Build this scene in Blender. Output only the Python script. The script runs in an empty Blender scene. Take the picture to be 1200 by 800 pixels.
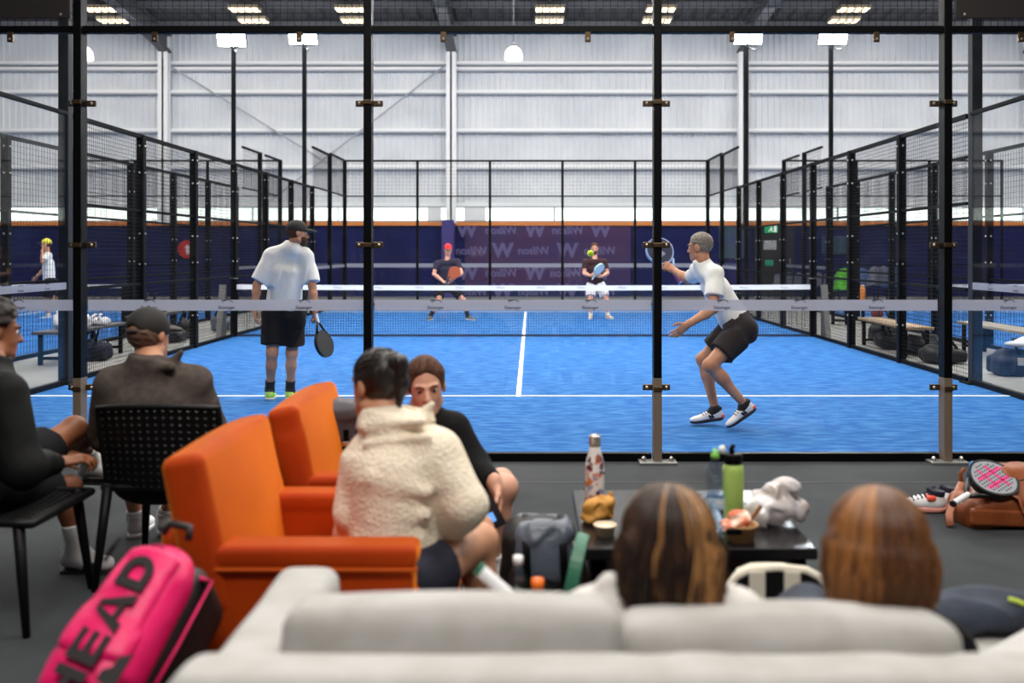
import bpy, math, random
import numpy as np
from mathutils import Vector, Matrix
V = Vector
SC = bpy.context.scene
COL = SC.collection
random.seed(7)
PI = math.pi

# ------------------------------------------------------------------ camera
F_PX, CX, CY = 1140.0, 622.0, 295.5
CAM = V((0.125, -6.8, 1.455))
def P(px, py, z):
    """point of the place seen at pixel (px, py), z metres in front of the camera"""
    return V((CAM.x + (px - CX) * z / F_PX, CAM.y + z, CAM.z - (py - CY) * z / F_PX))
def PF(px, py, h=0.0):
    """point at height h seen at the pixel"""
    z = (CAM.z - h) * F_PX / (py - CY)
    return P(px, py, z)
cd = bpy.data.cameras.new('camera')
cam = bpy.data.objects.new('camera', cd); COL.objects.link(cam)
cam.location = CAM; cam.rotation_euler = (PI / 2, 0, 0)
cd.sensor_width = 36; cd.lens = F_PX / 1200 * 36
cd.shift_x = -(CX - 600) / 1200; cd.shift_y = -(400 - CY) / 1200
cd.dof.use_dof = True; cd.dof.focus_distance = 8.3; cd.dof.aperture_fstop = 1.7
cd.clip_end = 200
SC.camera = cam
SC.view_settings.view_transform = 'Standard'
SC.view_settings.look = 'None'
SC.view_settings.gamma = 1
SC.view_settings.use_curve_mapping = False
SC.cycles.transparent_max_bounces = 40
SC.cycles.max_bounces = 7
SC.cycles.sample_clamp_indirect = 4
SC.cycles.use_denoising = True

# ------------------------------------------------------------------ materials
def lin(c):
    return tuple(((x / 255) / 12.92 if x / 255 <= .04045 else ((x / 255 + .055) / 1.055) ** 2.4) for x in c) + (1,)
MATS = {}
def mat(name, rgb, rough=.6, metal=0, rgb2=None, vs=6, stretch=(1, 1, 1), contrast=(.35, .65), bump=0, bs=60, bstretch=(1, 1, 1), sheen=0, spec=.5, coat=0, emit=0, trans=0, detail=4):
    if name in MATS: return MATS[name]
    m = bpy.data.materials.new(name); m.use_nodes = True
    nt = m.node_tree; b = nt.nodes['Principled BSDF']; L = nt.links.new
    b.inputs['Base Color'].default_value = lin(rgb)
    b.inputs['Roughness'].default_value = rough
    b.inputs['Metallic'].default_value = metal
    b.inputs['Specular IOR Level'].default_value = spec
    b.inputs['Coat Weight'].default_value = coat
    b.inputs['Transmission Weight'].default_value = trans
    if sheen:
        b.inputs['Sheen Weight'].default_value = sheen
        b.inputs['Sheen Roughness'].default_value = .35
        b.inputs['Sheen Tint'].default_value = lin(rgb2 or rgb)
    if emit:
        b.inputs['Emission Color'].default_value = lin(rgb); b.inputs['Emission Strength'].default_value = emit
    tc = None
    def mapped(st):
        nonlocal tc
        tc = tc or nt.nodes.new('ShaderNodeTexCoord')
        mp = nt.nodes.new('ShaderNodeMapping'); mp.inputs['Scale'].default_value = st
        L(tc.outputs['Object'], mp.inputs['Vector']); return mp.outputs['Vector']
    if rgb2:
        n = nt.nodes.new('ShaderNodeTexNoise'); n.inputs['Scale'].default_value = vs; n.inputs['Detail'].default_value = detail
        L(mapped(stretch), n.inputs['Vector'])
        r = nt.nodes.new('ShaderNodeValToRGB')
        r.color_ramp.elements[0].position, r.color_ramp.elements[1].position = contrast
        r.color_ramp.elements[0].color, r.color_ramp.elements[1].color = lin(rgb), lin(rgb2)
        L(n.outputs['Fac'], r.inputs['Fac']); L(r.outputs['Color'], b.inputs['Base Color'])
        if emit: L(r.outputs['Color'], b.inputs['Emission Color'])
    if bump:
        n = nt.nodes.new('ShaderNodeTexNoise'); n.inputs['Scale'].default_value = bs; n.inputs['Detail'].default_value = 3
        L(mapped(bstretch), n.inputs['Vector'])
        bp = nt.nodes.new('ShaderNodeBump'); bp.inputs['Strength'].default_value = bump; bp.inputs['Distance'].default_value = .02
        L(n.outputs['Fac'], bp.inputs['Height']); L(bp.outputs['Normal'], b.inputs['Normal'])
    MATS[name] = m
    return m
def glass_mat(name, tint=(.97, .985, .98), smudge=0.0, refl=1.0):
    m = bpy.data.materials.new(name); m.use_nodes = True
    nt = m.node_tree; L = nt.links.new; nt.nodes.remove(nt.nodes['Principled BSDF'])
    out = nt.nodes['Material Output']
    tr = nt.nodes.new('ShaderNodeBsdfTransparent'); tr.inputs['Color'].default_value = tint + (1,)
    gl = nt.nodes.new('ShaderNodeBsdfGlossy'); gl.inputs['Roughness'].default_value = .02
    lw = nt.nodes.new('ShaderNodeLayerWeight'); lw.inputs['Blend'].default_value = .5
    pw = nt.nodes.new('ShaderNodeMath'); pw.operation = 'POWER'; pw.inputs[1].default_value = 5
    fr = nt.nodes.new('ShaderNodeMapRange'); fr.inputs[3].default_value = .035 * refl; fr.inputs[4].default_value = .6
    mx = nt.nodes.new('ShaderNodeMixShader')
    L(lw.outputs['Facing'], pw.inputs[0]); L(pw.outputs[0], fr.inputs[0])
    L(fr.outputs[0], mx.inputs['Fac']); L(tr.outputs[0], mx.inputs[1]); L(gl.outputs[0], mx.inputs[2])
    res = mx
    if smudge:
        tc = nt.nodes.new('ShaderNodeTexCoord')
        n = nt.nodes.new('ShaderNodeTexNoise'); n.inputs['Scale'].default_value = 5; n.inputs['Detail'].default_value = 6
        L(tc.outputs['Object'], n.inputs['Vector'])
        r = nt.nodes.new('ShaderNodeMapRange'); r.inputs[1].default_value = .5; r.inputs[2].default_value = .85
        r.inputs[3].default_value = 0; r.inputs[4].default_value = smudge
        L(n.outputs['Fac'], r.inputs[0])
        df = nt.nodes.new('ShaderNodeBsdfDiffuse'); df.inputs['Color'].default_value = (.8, .82, .85, 1)
        m2 = nt.nodes.new('ShaderNodeMixShader')
        L(r.outputs[0], m2.inputs['Fac']); L(mx.outputs[0], m2.inputs[1]); L(df.outputs[0], m2.inputs[2]); res = m2
    L(res.outputs[0], out.inputs['Surface'])
    MATS[name] = m
    return m
def film_mat(name, rgb, cover):
    """translucent sticker film: part of the light passes"""
    m = bpy.data.materials.new(name); m.use_nodes = True
    nt = m.node_tree; L = nt.links.new
    b = nt.nodes['Principled BSDF']; b.inputs['Base Color'].default_value = lin(rgb); b.inputs['Roughness'].default_value = .5
    tr = nt.nodes.new('ShaderNodeBsdfTransparent'); mx = nt.nodes.new('ShaderNodeMixShader')
    mx.inputs['Fac'].default_value = cover
    L(tr.outputs[0], mx.inputs[1]); L(b.outputs[0], mx.inputs[2]); L(mx.outputs[0], nt.nodes['Material Output'].inputs['Surface'])
    MATS[name] = m
    return m

# ------------------------------------------------------------------ objects
BASE = {}
def tag(o, label=None, cat=None, group=None, kind=None):
    if label: o['label'] = label
    if cat: o['category'] = cat
    if group: o['group'] = group
    if kind: o['kind'] = kind
    return o
def thing(name, label, cat, loc=(0, 0, 0), group=None, kind=None):
    o = bpy.data.objects.new(name, None); COL.objects.link(o)
    o.location = loc; o.empty_display_size = .1
    BASE[o.name] = V(loc)
    return tag(o, label, cat, group, kind)
class MB:
    def __init__(s): s.v = []; s.f = []; s.mi = []; s.cur = 0
    def add(s, vs, fs, M=None):
        n = len(s.v)
        s.v += [tuple(M @ V(p)) if M is not None else tuple(p) for p in vs]
        s.f += [tuple(i + n for i in f) for f in fs]; s.mi += [s.cur] * len(fs)
        return s
    def box(s, c, d, M=None, top=1.0):
        x, y, z = d[0] / 2, d[1] / 2, d[2] / 2
        vs = [(c[0] + i * x * (top if k > 0 else 1), c[1] + j * y * (top if k > 0 else 1), c[2] + k * z) for k in (-1, 1) for j in (-1, 1) for i in (-1, 1)]
        return s.add(vs, [(0, 2, 3, 1), (4, 5, 7, 6), (0, 1, 5, 4), (2, 6, 7, 3), (0, 4, 6, 2), (1, 3, 7, 5)], M)
    def bbox(s, a, b):
        return s.box([(a[i] + b[i]) / 2 for i in range(3)], [abs(b[i] - a[i]) for i in range(3)])
    def rbox(s, c, d, r=.01, M=None):
        """box with chamfered edges on all sides"""
        vs = []; hx, hy, hz = d[0] / 2, d[1] / 2, d[2] / 2
        r = min(r, hx * .9, hy * .9, hz * .9)
        prof = []
        for (z, ins) in ((-hz, r), (-hz + r * .3, r * .3), (-hz + r, 0), (hz - r, 0), (hz - r * .3, r * .3), (hz, r)):
            x, y = hx - ins, hy - ins; q = max(r - ins * .5, r * .4)
            for (cx, cy, a0) in ((x - q, y - q, 0), (-x + q, y - q, PI / 2), (-x + q, -y + q, PI), (x - q, -y + q, 1.5 * PI)):
                for k in range(4):
                    a = a0 + k * PI / 6
                    vs.append((c[0] + cx + q * math.cos(a), c[1] + cy + q * math.sin(a), c[2] + z))
        fs = []
        for l in range(5):
            for k in range(16):
                a, b = l * 16 + k, l * 16 + (k + 1) % 16
                fs.append((a, b, b + 16, a + 16))
        fs.append(tuple(range(15, -1, -1))); fs.append(tuple(range(80, 96)))
        return s.add(vs, fs, M)
    def tube(s, pts, r, n=8, caps=True, flat=1.0):
        pts = [V(p) for p in pts]; rs = r if isinstance(r, (list, tuple)) else [r] * len(pts)
        vs = []; prev = None
        for i, p in enumerate(pts):
            t = (pts[min(i + 1, len(pts) - 1)] - pts[max(i - 1, 0)]).normalized()
            ref = V((0, 0, 1)) if abs(t.z) < .95 else V((0, 1, 0))
            u = t.cross(ref).normalized() if prev is None else (prev - t * prev.dot(t)).normalized()
            w = t.cross(u); prev = u
            for k in range(n):
                a = 2 * PI * k / n
                vs.append(p + (u * math.cos(a) + w * math.sin(a) * flat) * rs[i])
        fs = [(i * n + k, i * n + (k + 1) % n, (i + 1) * n + (k + 1) % n, (i + 1) * n + k) for i in range(len(pts) - 1) for k in range(n)]
        if caps: fs += [tuple(range(n - 1, -1, -1)), tuple(range((len(pts) - 1) * n, len(pts) * n))]
        return s.add(vs, fs)
    def lathe(s, prof, n=24, M=None, caps=True):
        vs = [(r * math.cos(2 * PI * k / n), r * math.sin(2 * PI * k / n), z) for r, z in prof for k in range(n)]
        fs = [(i * n + k, i * n + (k + 1) % n, (i + 1) * n + (k + 1) % n, (i + 1) * n + k) for i in range(len(prof) - 1) for k in range(n)]
        if caps: fs += [tuple(range(n - 1, -1, -1)), tuple(range((len(prof) - 1) * n, len(prof) * n))]
        return s.add(vs, fs, M)
    def prism(s, poly, z0, z1, M=None):
        n = len(poly)
        vs = [(x, y, z0) for x, y in poly] + [(x, y, z1) for x, y in poly]
        fs = [tuple(range(n - 1, -1, -1)), tuple(range(n, 2 * n))] + [(i, (i + 1) % n, n + (i + 1) % n, n + i) for i in range(n)]
        return s.add(vs, fs, M)
    def ball(s, c, r, n=16, M=None):
        r = (r, r, r) if isinstance(r, (int, float)) else r
        vs = []; fs = []; m = n // 2
        for i in range(m + 1):
            t = PI * i / m
            for k in range(n):
                a = 2 * PI * k / n
                vs.append((c[0] + r[0] * math.sin(t) * math.cos(a), c[1] + r[1] * math.sin(t) * math.sin(a), c[2] - r[2] * math.cos(t)))
        for i in range(m):
            for k in range(n):
                fs.append((i * n + k, i * n + (k + 1) % n, (i + 1) * n + (k + 1) % n, (i + 1) * n + k))
        return s.add(vs, fs, M)
    def grid(s, fn, nu, nv, closed=False):
        vs = [fn(i / nu, j / nv) for j in range(nv + 1) for i in range(nu + 1)]
        fs = [(j * (nu + 1) + i, j * (nu + 1) + i + 1, (j + 1) * (nu + 1) + i + 1, (j + 1) * (nu + 1) + i) for j in range(nv) for i in range(nu)]
        return s.add(vs, fs)
    def wires(s, a, b, z0, z1, step, w):
        """upright wire grid between plan points a and b"""
        a = V((a[0], a[1], 0)); b = V((b[0], b[1], 0)); L = (b - a).length; t = (b - a) / L; nrm = V((-t.y, t.x, 0))
        def bar(p, q, side):
            h = w / 2
            off = [side * h + nrm * h, side * -h + nrm * h, side * -h - nrm * h, side * h - nrm * h]
            s.add([p + o for o in off] + [q + o for o in off], [(0, 1, 5, 4), (1, 2, 6, 5), (2, 3, 7, 6), (3, 0, 4, 7)])
        k = step
        while k < L - step * .3:
            p = a + t * k; bar(p + V((0, 0, z0)), p + V((0, 0, z1)), t); k += step
        z = z0 + step
        while z < z1 - step * .3:
            bar(a + V((0, 0, z)), b + V((0, 0, z)), V((0, 0, 1))); z += step
        return s
    def build(s, name, m, parent=None, smooth=False, bevel=0, kind=None, solid=0, sub=0):
        me = bpy.data.meshes.new(name)
        off = BASE[parent.name] if parent else V((0, 0, 0))
        me.from_pydata([(p[0] - off[0], p[1] - off[1], p[2] - off[2]) for p in s.v], [], s.f); me.update()
        for mm in (m if isinstance(m, (list, tuple)) else [m]): me.materials.append(mm)
        if any(s.mi): me.polygons.foreach_set('material_index', s.mi)
        if smooth: me.polygons.foreach_set('use_smooth', [True] * len(me.polygons))
        return link(name, me, parent, bevel, solid, sub, kind)
def link(name, me, parent=None, bevel=0, solid=0, sub=0, kind=None):
    o = bpy.data.objects.new(name, me); COL.objects.link(o)
    if parent: o.parent = parent; BASE[o.name] = BASE[parent.name]
    else: BASE[o.name] = V((0, 0, 0))
    if solid:
        md = o.modifiers.new('thick', 'SOLIDIFY'); md.thickness = solid; md.offset = 0
    if bevel:
        md = o.modifiers.new('edge', 'BEVEL'); md.width = bevel; md.segments = 2; md.limit_method = 'ANGLE'
    if sub:
        md = o.modifiers.new('sub', 'SUBSURF'); md.levels = sub; md.render_levels = sub
    if kind: o['kind'] = kind
    return o
def copy_tree(o, parent=None):
    c = o.copy(); COL.objects.link(c)
    if parent: c.parent = parent
    for ch in list(o.children): copy_tree(ch, c)
    return c
def frame(o, x, y, z):
    M = Matrix.Identity(4)
    for i in range(3): M[i][0], M[i][1], M[i][2], M[i][3] = x[i], y[i], z[i], o[i]
    return M
def ortho(d, ref):
    """right-handed axes: y along d, x across, z nearest to ref"""
    y = V(d).normalized(); z = (V(ref) - y * V(ref).dot(y)).normalized(); x = y.cross(z)
    return x, y, z
def RZ(a, loc=(0, 0, 0)): return Matrix.Translation(V(loc)) @ Matrix.Rotation(a, 4, 'Z')
def text_geo(txt, size=1.0, shear=0, offset=0, sx=1.0, extrude=0.0):
    cu = bpy.data.curves.new('lettering', 'FONT'); cu.body = txt; cu.size = size; cu.shear = shear; cu.offset = offset
    cu.align_x = 'CENTER'; cu.align_y = 'CENTER'; cu.extrude = extrude; cu.resolution_u = 3
    o = bpy.data.objects.new('lettering', cu); COL.objects.link(o)
    dg = bpy.context.evaluated_depsgraph_get(); ev = o.evaluated_get(dg); me = ev.to_mesh()
    vs = [(v.co.x * sx, v.co.y, v.co.z) for v in me.vertices]; fs = [tuple(p.vertices) for p in me.polygons]
    ev.to_mesh_clear(); bpy.data.objects.remove(o); bpy.data.curves.remove(cu)
    return vs, fs

# ------------------------------------------------------------------ implicit shapes for soft things and bodies
class Soft:
    def __init__(s, res=.008): s.res = res; s.ops = []; s.cuts = []; s.noise = None
    def cap(s, a, b, ra, rb=None, k=.02, wide=1.0, ax=None, fa=False, fb=False, sub=False):
        s.ops.append(('c', np.array(a, float), np.array(b, float), ra, ra if rb is None else rb, k, wide, None if ax is None else np.array(ax, float), fa, fb, sub)); return s
    def ell(s, c, r, fr=None, k=.02, sub=False):
        s.ops.append(('e', np.array(c, float), np.array(r, float), np.eye(3) if fr is None else np.array(fr, float), k, sub)); return s
    def box(s, c, h, rnd=.02, fr=None, k=.02, sub=False, bulge=0):
        s.ops.append(('b', np.array(c, float), np.array(h, float), np.eye(3) if fr is None else np.array(fr, float), rnd, k, sub, bulge)); return s
    def cut(s, p, n): s.cuts.append((np.array(p, float), np.array(V(n).normalized(), float))); return s
    def bounds(s, o):
        if o[0] == 'c':
            r = max(o[3], o[4]) * max(1, o[6]); return np.minimum(o[1], o[2]) - r, np.maximum(o[1], o[2]) + r
        if o[0] == 'e':
            e = np.sqrt(((o[3] * o[2][:, None]) ** 2).sum(0)); return o[1] - e, o[1] + e
        e = (np.abs(o[3]) * (o[2] + abs(o[7]))[:, None]).sum(0) ; return o[1] - e, o[1] + e
    def mesh(s, name, m, parent=None, origin=None, smooth=True, kind=None):
        res = s.res
        bs = [s.bounds(o) for o in s.ops if not o[-1 if o[0] != 'b' else 6]]
        amp = s.noise[0] if s.noise else 0
        lo = np.min([b[0] for b in bs], 0) - 3 * res - amp; hi = np.max([b[1] for b in bs], 0) + 3 * res + amp
        n = np.ceil((hi - lo) / res).astype(int) + 1
        g = np.full(n, .5, np.float32)
        ax = [(lo[i] + res * np.arange(n[i])).astype(np.float32) for i in range(3)]
        for o in s.ops:
            k = o[5] if o[0] in 'cb' else o[4]
            sub = o[10] if o[0] == 'c' else (o[5] if o[0] == 'e' else o[6])
            b0, b1 = s.bounds(o); mg = k + 3 * res
            i0 = np.clip(np.floor((b0 - mg - lo) / res).astype(int), 0, n); i1 = np.clip(np.ceil((b1 + mg - lo) / res).astype(int) + 1, 0, n)
            if (i1 <= i0).any(): continue
            X = ax[0][i0[0]:i1[0]][:, None, None]; Y = ax[1][i0[1]:i1[1]][None, :, None]; Z = ax[2][i0[2]:i1[2]][None, None, :]
            if o[0] == 'c':
                a, b, ra, rb, wide = o[1], o[2], o[3], o[4], o[6]
                d = b - a; L2 = max(float(d @ d), 1e-12)
                px, py, pz = X - a[0], Y - a[1], Z - a[2]
                t0 = (px * d[0] + py * d[1] + pz * d[2]) / L2; t = np.clip(t0, 0, 1)
                qx, qy, qz = px - t * d[0], py - t * d[1], pz - t * d[2]
                r = ra + (rb - ra) * t
                if wide != 1.0 and o[7] is not None:
                    u = o[7] / np.linalg.norm(o[7])
                    w = qx * u[0] + qy * u[1] + qz * u[2]
                    q2 = qx * qx + qy * qy + qz * qz - w * w + (w / wide) ** 2
                else: q2 = qx * qx + qy * qy + qz * qz
                dist = np.sqrt(np.maximum(q2, 0)) - r
                L = math.sqrt(L2)
                if o[8]: dist = np.maximum(dist, -t0 * L)
                if o[9]: dist = np.maximum(dist, (t0 - 1) * L)
            else:
                fr = o[3]; c = o[1]; h = o[2]
                px, py, pz = X - c[0], Y - c[1], Z - c[2]
                q = [fr[i][0] * px + fr[i][1] * py + fr[i][2] * pz for i in range(3)]
                if o[0] == 'e':
                    k0 = np.sqrt((q[0] / h[0]) ** 2 + (q[1] / h[1]) ** 2 + (q[2] / h[2]) ** 2)
                    k1 = np.sqrt((q[0] / h[0] ** 2) ** 2 + (q[1] / h[1] ** 2) ** 2 + (q[2] / h[2] ** 2) ** 2) + 1e-9
                    dist = k0 * (k0 - 1) / k1
                else:
                    rnd, bul = o[4], o[7]
                    e = []
                    for i in range(3):
                        j, l = (i + 1) % 3, (i + 2) % 3
                        bb = bul * np.maximum(0, 1 - (q[j] / h[j]) ** 2) * np.maximum(0, 1 - (q[l] / h[l]) ** 2) if bul else 0
                        e.append(np.abs(q[i]) - h[i] + rnd - bb)
                    dist = np.sqrt(np.maximum(e[0], 0) ** 2 + np.maximum(e[1], 0) ** 2 + np.maximum(e[2], 0) ** 2) + np.minimum(np.maximum(e[0], np.maximum(e[1], e[2])), 0) - rnd
            sl = g[i0[0]:i1[0], i0[1]:i1[1], i0[2]:i1[2]]
            dist = dist.astype(np.float32)
            if sub:
                d2 = -dist; hh = np.clip(.5 - .5 * (sl - d2) / -k if False else .5 + .5 * (sl - d2) / k, 0, 1)
                sl[...] = d2 * (1 - hh) + sl * hh + k * hh * (1 - hh)
            else:
                hh = np.clip(.5 + .5 * (sl - dist) / k, 0, 1)
                sl[...] = sl * (1 - hh) + dist * hh - k * hh * (1 - hh)
        for p, nn in s.cuts:
            d = (ax[0] - p[0])[:, None, None] * nn[0] + (ax[1] - p[1])[None, :, None] * nn[1] + (ax[2] - p[2])[None, None, :] * nn[2]
            np.maximum(g, d.astype(np.float32), out=g)
        if s.noise:
            amp, freq, seed = s.noise[:3]; st = s.noise[3] if len(s.noise) > 3 else (1, 1, 1)
            I = np.argwhere(np.abs(g) < amp * 2 + 2 * res)
            pp = lo + I * res; pp = pp * np.array(st); rg = np.random.RandomState(seed); acc = np.zeros(len(pp))
            ph = np.zeros(len(pp))
            for q in range(7):
                dv = rg.normal(size=3); dv /= np.linalg.norm(dv); f = freq * (0.5 + 1.6 * rg.rand())
                w = np.sin(pp @ dv * f + rg.rand() * 6.28 + ph); ph = ph + w * .8; acc += w
            g[I[:, 0], I[:, 1], I[:, 2]] += (amp * acc / 3.5).astype(np.float32)
        # surface nets
        ins = g < 0
        c8 = [ins[a:n[0] - 1 + a, b:n[1] - 1 + b, c:n[2] - 1 + c] for a in (0, 1) for b in (0, 1) for c in (0, 1)]
        al = c8[0].copy(); an = c8[0].copy()
        for q in c8[1:]: al &= q; an |= q
        act = an & ~al
        cells = np.argwhere(act)
        idx = np.full(act.shape, -1, np.int32); idx[act] = np.arange(len(cells))
        acc = np.zeros((len(cells), 3)); cnt = np.zeros(len(cells))
        for axis in range(3):
            o1, o2 = [q for q in range(3) if q != axis]
            for u in (0, 1):
                for w in (0, 1):
                    a = cells.copy(); a[:, o1] += u; a[:, o2] += w; b = a.copy(); b[:, axis] += 1
                    da = g[a[:, 0], a[:, 1], a[:, 2]]; db = g[b[:, 0], b[:, 1], b[:, 2]]
                    cr = (da < 0) != (db < 0)
                    t = np.where(cr, da / np.where(cr, da - db, 1), 0)
                    pt = a.astype(float); pt[:, axis] += t
                    acc += pt * cr[:, None]; cnt += cr
        vs = lo + res * acc / cnt[:, None]
        quads = []
        for axis in range(3):
            o1, o2 = (axis + 1) % 3, (axis + 2) % 3
            s0 = [slice(None)] * 3; s1 = [slice(None)] * 3; s0[axis] = slice(0, -1); s1[axis] = slice(1, None)
            d = ins[tuple(s0)] != ins[tuple(s1)]
            e = np.argwhere(d); e = e[(e[:, o1] > 0) & (e[:, o2] > 0) & (e[:, o1] < n[o1] - 1) & (e[:, o2] < n[o2] - 1)]
            if not len(e): continue
            sg = ins[e[:, 0], e[:, 1], e[:, 2]]
            def cell(u, w):
                q = e.copy(); q[:, o1] -= u; q[:, o2] -= w; return idx[q[:, 0], q[:, 1], q[:, 2]]
            f = np.stack([cell(1, 1), cell(0, 1), cell(0, 0), cell(1, 0)], 1)
            f[~sg] = f[~sg][:, ::-1]
            quads.append(f)
        quads = np.concatenate(quads)
        off = np.array(BASE[parent.name]) if parent else np.zeros(3)
        me = bpy.data.meshes.new(name)
        me.vertices.add(len(vs)); me.vertices.foreach_set('co', (vs - off).astype(np.float32).ravel())
        me.loops.add(len(quads) * 4); me.loops.foreach_set('vertex_index', quads.astype(np.int32).ravel())
        me.polygons.add(len(quads)); me.polygons.foreach_set('loop_start', np.arange(0, len(quads) * 4, 4, dtype=np.int32))
        me.update(calc_edges=True); me.validate()
        for mm in (m if isinstance(m, (list, tuple)) else [m]): me.materials.append(mm)
        me.polygons.foreach_set('use_smooth', [smooth] * len(me.polygons))
        return link(name, me, parent, kind=kind)
def rows(M):
    """rotation rows of a frame matrix, for Soft"""
    return [[M[j][i] for j in range(3)] for i in range(3)]
# ------------------------------------------------------------------ material set of the hall
m_black = mat('black_paint', (7, 7, 9), .45, spec=.1)
m_fence = mat('fence_black', (9, 10, 12), .55, spec=.08)
m_wire = mat('wire_black', (10, 11, 13), .6, spec=.2)
m_turf = mat('blue_turf', (24, 92, 164), .9, rgb2=(78, 142, 202), vs=6, stretch=(.8, 2.2, 1), contrast=(.42, .82), detail=12, bump=.25, bs=220, spec=.2)
m_turf2 = mat('blue_turf_next', (28, 92, 168), .9, rgb2=(52, 118, 190), vs=1.5, spec=.2)
m_line = mat('white_line', (240, 243, 248), .7)
m_lounge = mat('grey_floor', (46, 49, 52), .75, rgb2=(64, 67, 70), vs=1.3, contrast=(.3, .7), detail=8, bump=.06, bs=40, spec=.12)
m_conc = mat('grey_concrete', (128, 128, 126), .7, rgb2=(150, 150, 147), vs=1.0)
m_white = mat('white_cladding', (222, 226, 232), .55, rgb2=(206, 211, 219), vs=.7)
m_girt = mat('girt_white', (236, 238, 242), .5)
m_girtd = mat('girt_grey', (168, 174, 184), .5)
m_roof = mat('roof_blue_grey', (68, 68, 72), .6, rgb2=(58, 58, 63), vs=.6)
m_steel = mat('rafter_steel', (84, 86, 92), .5)
m_navy = mat('navy_padding', (26, 31, 86), .8, rgb2=(21, 26, 72), vs=.8, spec=.2)
m_orange_strip = mat('orange_strip', (214, 130, 66), .6)
m_brass = mat('bronze_clamp', (92, 74, 54), .35, metal=.8)
m_bolt = mat('bolt_steel', (190, 185, 175), .3, metal=.9)
m_post_low = mat('post_brown_grey', (112, 98, 84), .5)
m_plate = mat('galvanised_plate', (150, 150, 148), .4, metal=.6)
m_glass = glass_mat('court_glass', smudge=.014, refl=.55, tint=(.985, .985, .98))
m_glass_side = glass_mat('court_glass_side', refl=.55, tint=(.985, .99, .99))
m_glass_far = glass_mat('court_glass_far', tint=(.97, .98, .98), refl=.7)
def band_material(name, rgb):
    m = film_mat(name, rgb, .9); nt = m.node_tree; L = nt.links.new
    mx = [n for n in nt.nodes if n.type == 'MIX_SHADER'][0]; b = nt.nodes['Principled BSDF']
    tl = nt.nodes.new('ShaderNodeBsdfTranslucent'); tl.inputs['Color'].default_value = lin(rgb)
    m2 = nt.nodes.new('ShaderNodeMixShader'); m2.inputs['Fac'].default_value = .4
    L(b.outputs[0], m2.inputs[1]); L(tl.outputs[0], m2.inputs[2]); L(m2.outputs[0], mx.inputs[2])
    return m
m_band = band_material('frosted_band', (164, 166, 180))
m_logo = mat('logo_ink', (20, 22, 40), .6)
m_tape = mat('net_tape', (236, 238, 242), .6)
m_net = mat('net_cord', (18, 24, 40), .7)
m_lamp = mat('lamp_white', (255, 250, 240), .5, emit=30)
m_flood = mat('flood_glow', (245, 250, 255), .5, emit=350)
m_louvre = mat('louvre_light', (255, 232, 190), .5, emit=2.6)
m_louvred = mat('louvre_frame', (150, 138, 118), .5)
m_window = mat('daylight_pane', (226, 240, 228), .5, emit=1.7, rgb2=(236, 246, 244), vs=.4)
m_wood = mat('bench_wood', (176, 150, 118), .55, rgb2=(150, 124, 94), vs=4, stretch=(1, 8, 1))
m_wood2 = mat('bench_wood_grey', (160, 150, 134), .6, rgb2=(138, 128, 112), vs=4, stretch=(8, 1, 1))

def struct(name, mb, m, **k):
    o = mb.build(name, m, **k) if isinstance(mb, MB) else mb
    o['kind'] = 'structure'; return o
# ------------------------------------------------------------------ hall shell
struct('floor', MB().bbox((-24, -9, -.12), (24, 0.0, 0)), m_lounge)
struct('floor_hall', MB().bbox((-24, 0.0, -.12), (24, 25.4, -.004)), m_conc)
struct('floor_court', MB().bbox((-5.02, 0.06, -.06), (5.02, 20.0, 0.0)), m_turf)
struct('floor_court.001', MB().bbox((-16.8, 0.06, -.06), (-6.78, 20.0, 0.0)), m_turf2)
struct('floor_court.002', MB().bbox((7.1, 0.06, -.06), (17.1, 20.0, 0.0)), m_turf2)
struct('trim_1', MB().bbox((-24, -.66, 0), (24, -.64, .002)), mat('floor_seam', (40, 42, 45), .6))
lines = MB()
for y in (3.05, 16.95): lines.bbox((-5, y - .025, 0), (5, y + .025, .004))
lines.bbox((-.025, 3.0, 0), (.025, 17.0, .0045))
struct('court_line_marking', lines, m_line)
ln = MB()
for cx in (-11.78, 12.1):
    for y in (3.05, 16.95): ln.bbox((cx - 5, y - .025, 0), (cx + 5, y + .025, .004))
    ln.bbox((cx - .025, 3.05, 0), (cx + .025, 16.95, .0045))
struct('court_line_marking.001', ln, m_line)

YW = 25.2
def corrugated(x0, x1, y, z0, z1, p=.2, d=.035):
    mb = MB(); xs = []
    x = x0
    while x < x1:
        xs += [(x, 0), (x + p * .55, 0), (x + p * .65, d), (x + p * .9, d)]; x += p
    vs = [(a, y - b, z) for z in (z0, z1) for a, b in xs]; n = len(xs)
    return mb.add(vs, [(i, i + 1, n + i + 1, n + i) for i in range(n - 1)])
struct('wall_back', corrugated(-24, 24, YW, 2.95, 9.2), m_white)
struct('wall_back_lower', MB().bbox((-24, YW - .02, -.05), (24, YW + .1, 2.36)), m_navy)
struct('trim_2', MB().bbox((-24, YW - .12, 2.33), (24, YW - .02, 2.46)), m_orange_strip)
struct('wall_left', MB().bbox((-24.1, -9, 0), (-24, 25.4, 12)), m_white)
struct('wall_right', MB().bbox((24, -9, 0), (24.1, 25.4, 12)), m_white)
struct('wall_front', MB().bbox((-24, -9.1, 0), (24, -9, 14)), mat('dark_wall', (58, 58, 62), .8))
def roof_z(y): return 8.62 + .134 * (YW - y)
rb = MB(); n = 0
xs = []; x = -24.2
while x < 24.2: xs += [(x, 0), (x + .3, 0), (x + .36, .06), (x + .44, .06)]; x += .5
vs = [(a, y, roof_z(y) + b) for y in (25.4, -9.2) for a, b in xs]; n = len(xs)
rb.add(vs, [(i, i + 1, n + i + 1, n + i) for i in range(n - 1)])
struct('ceiling', rb, m_roof)
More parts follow.
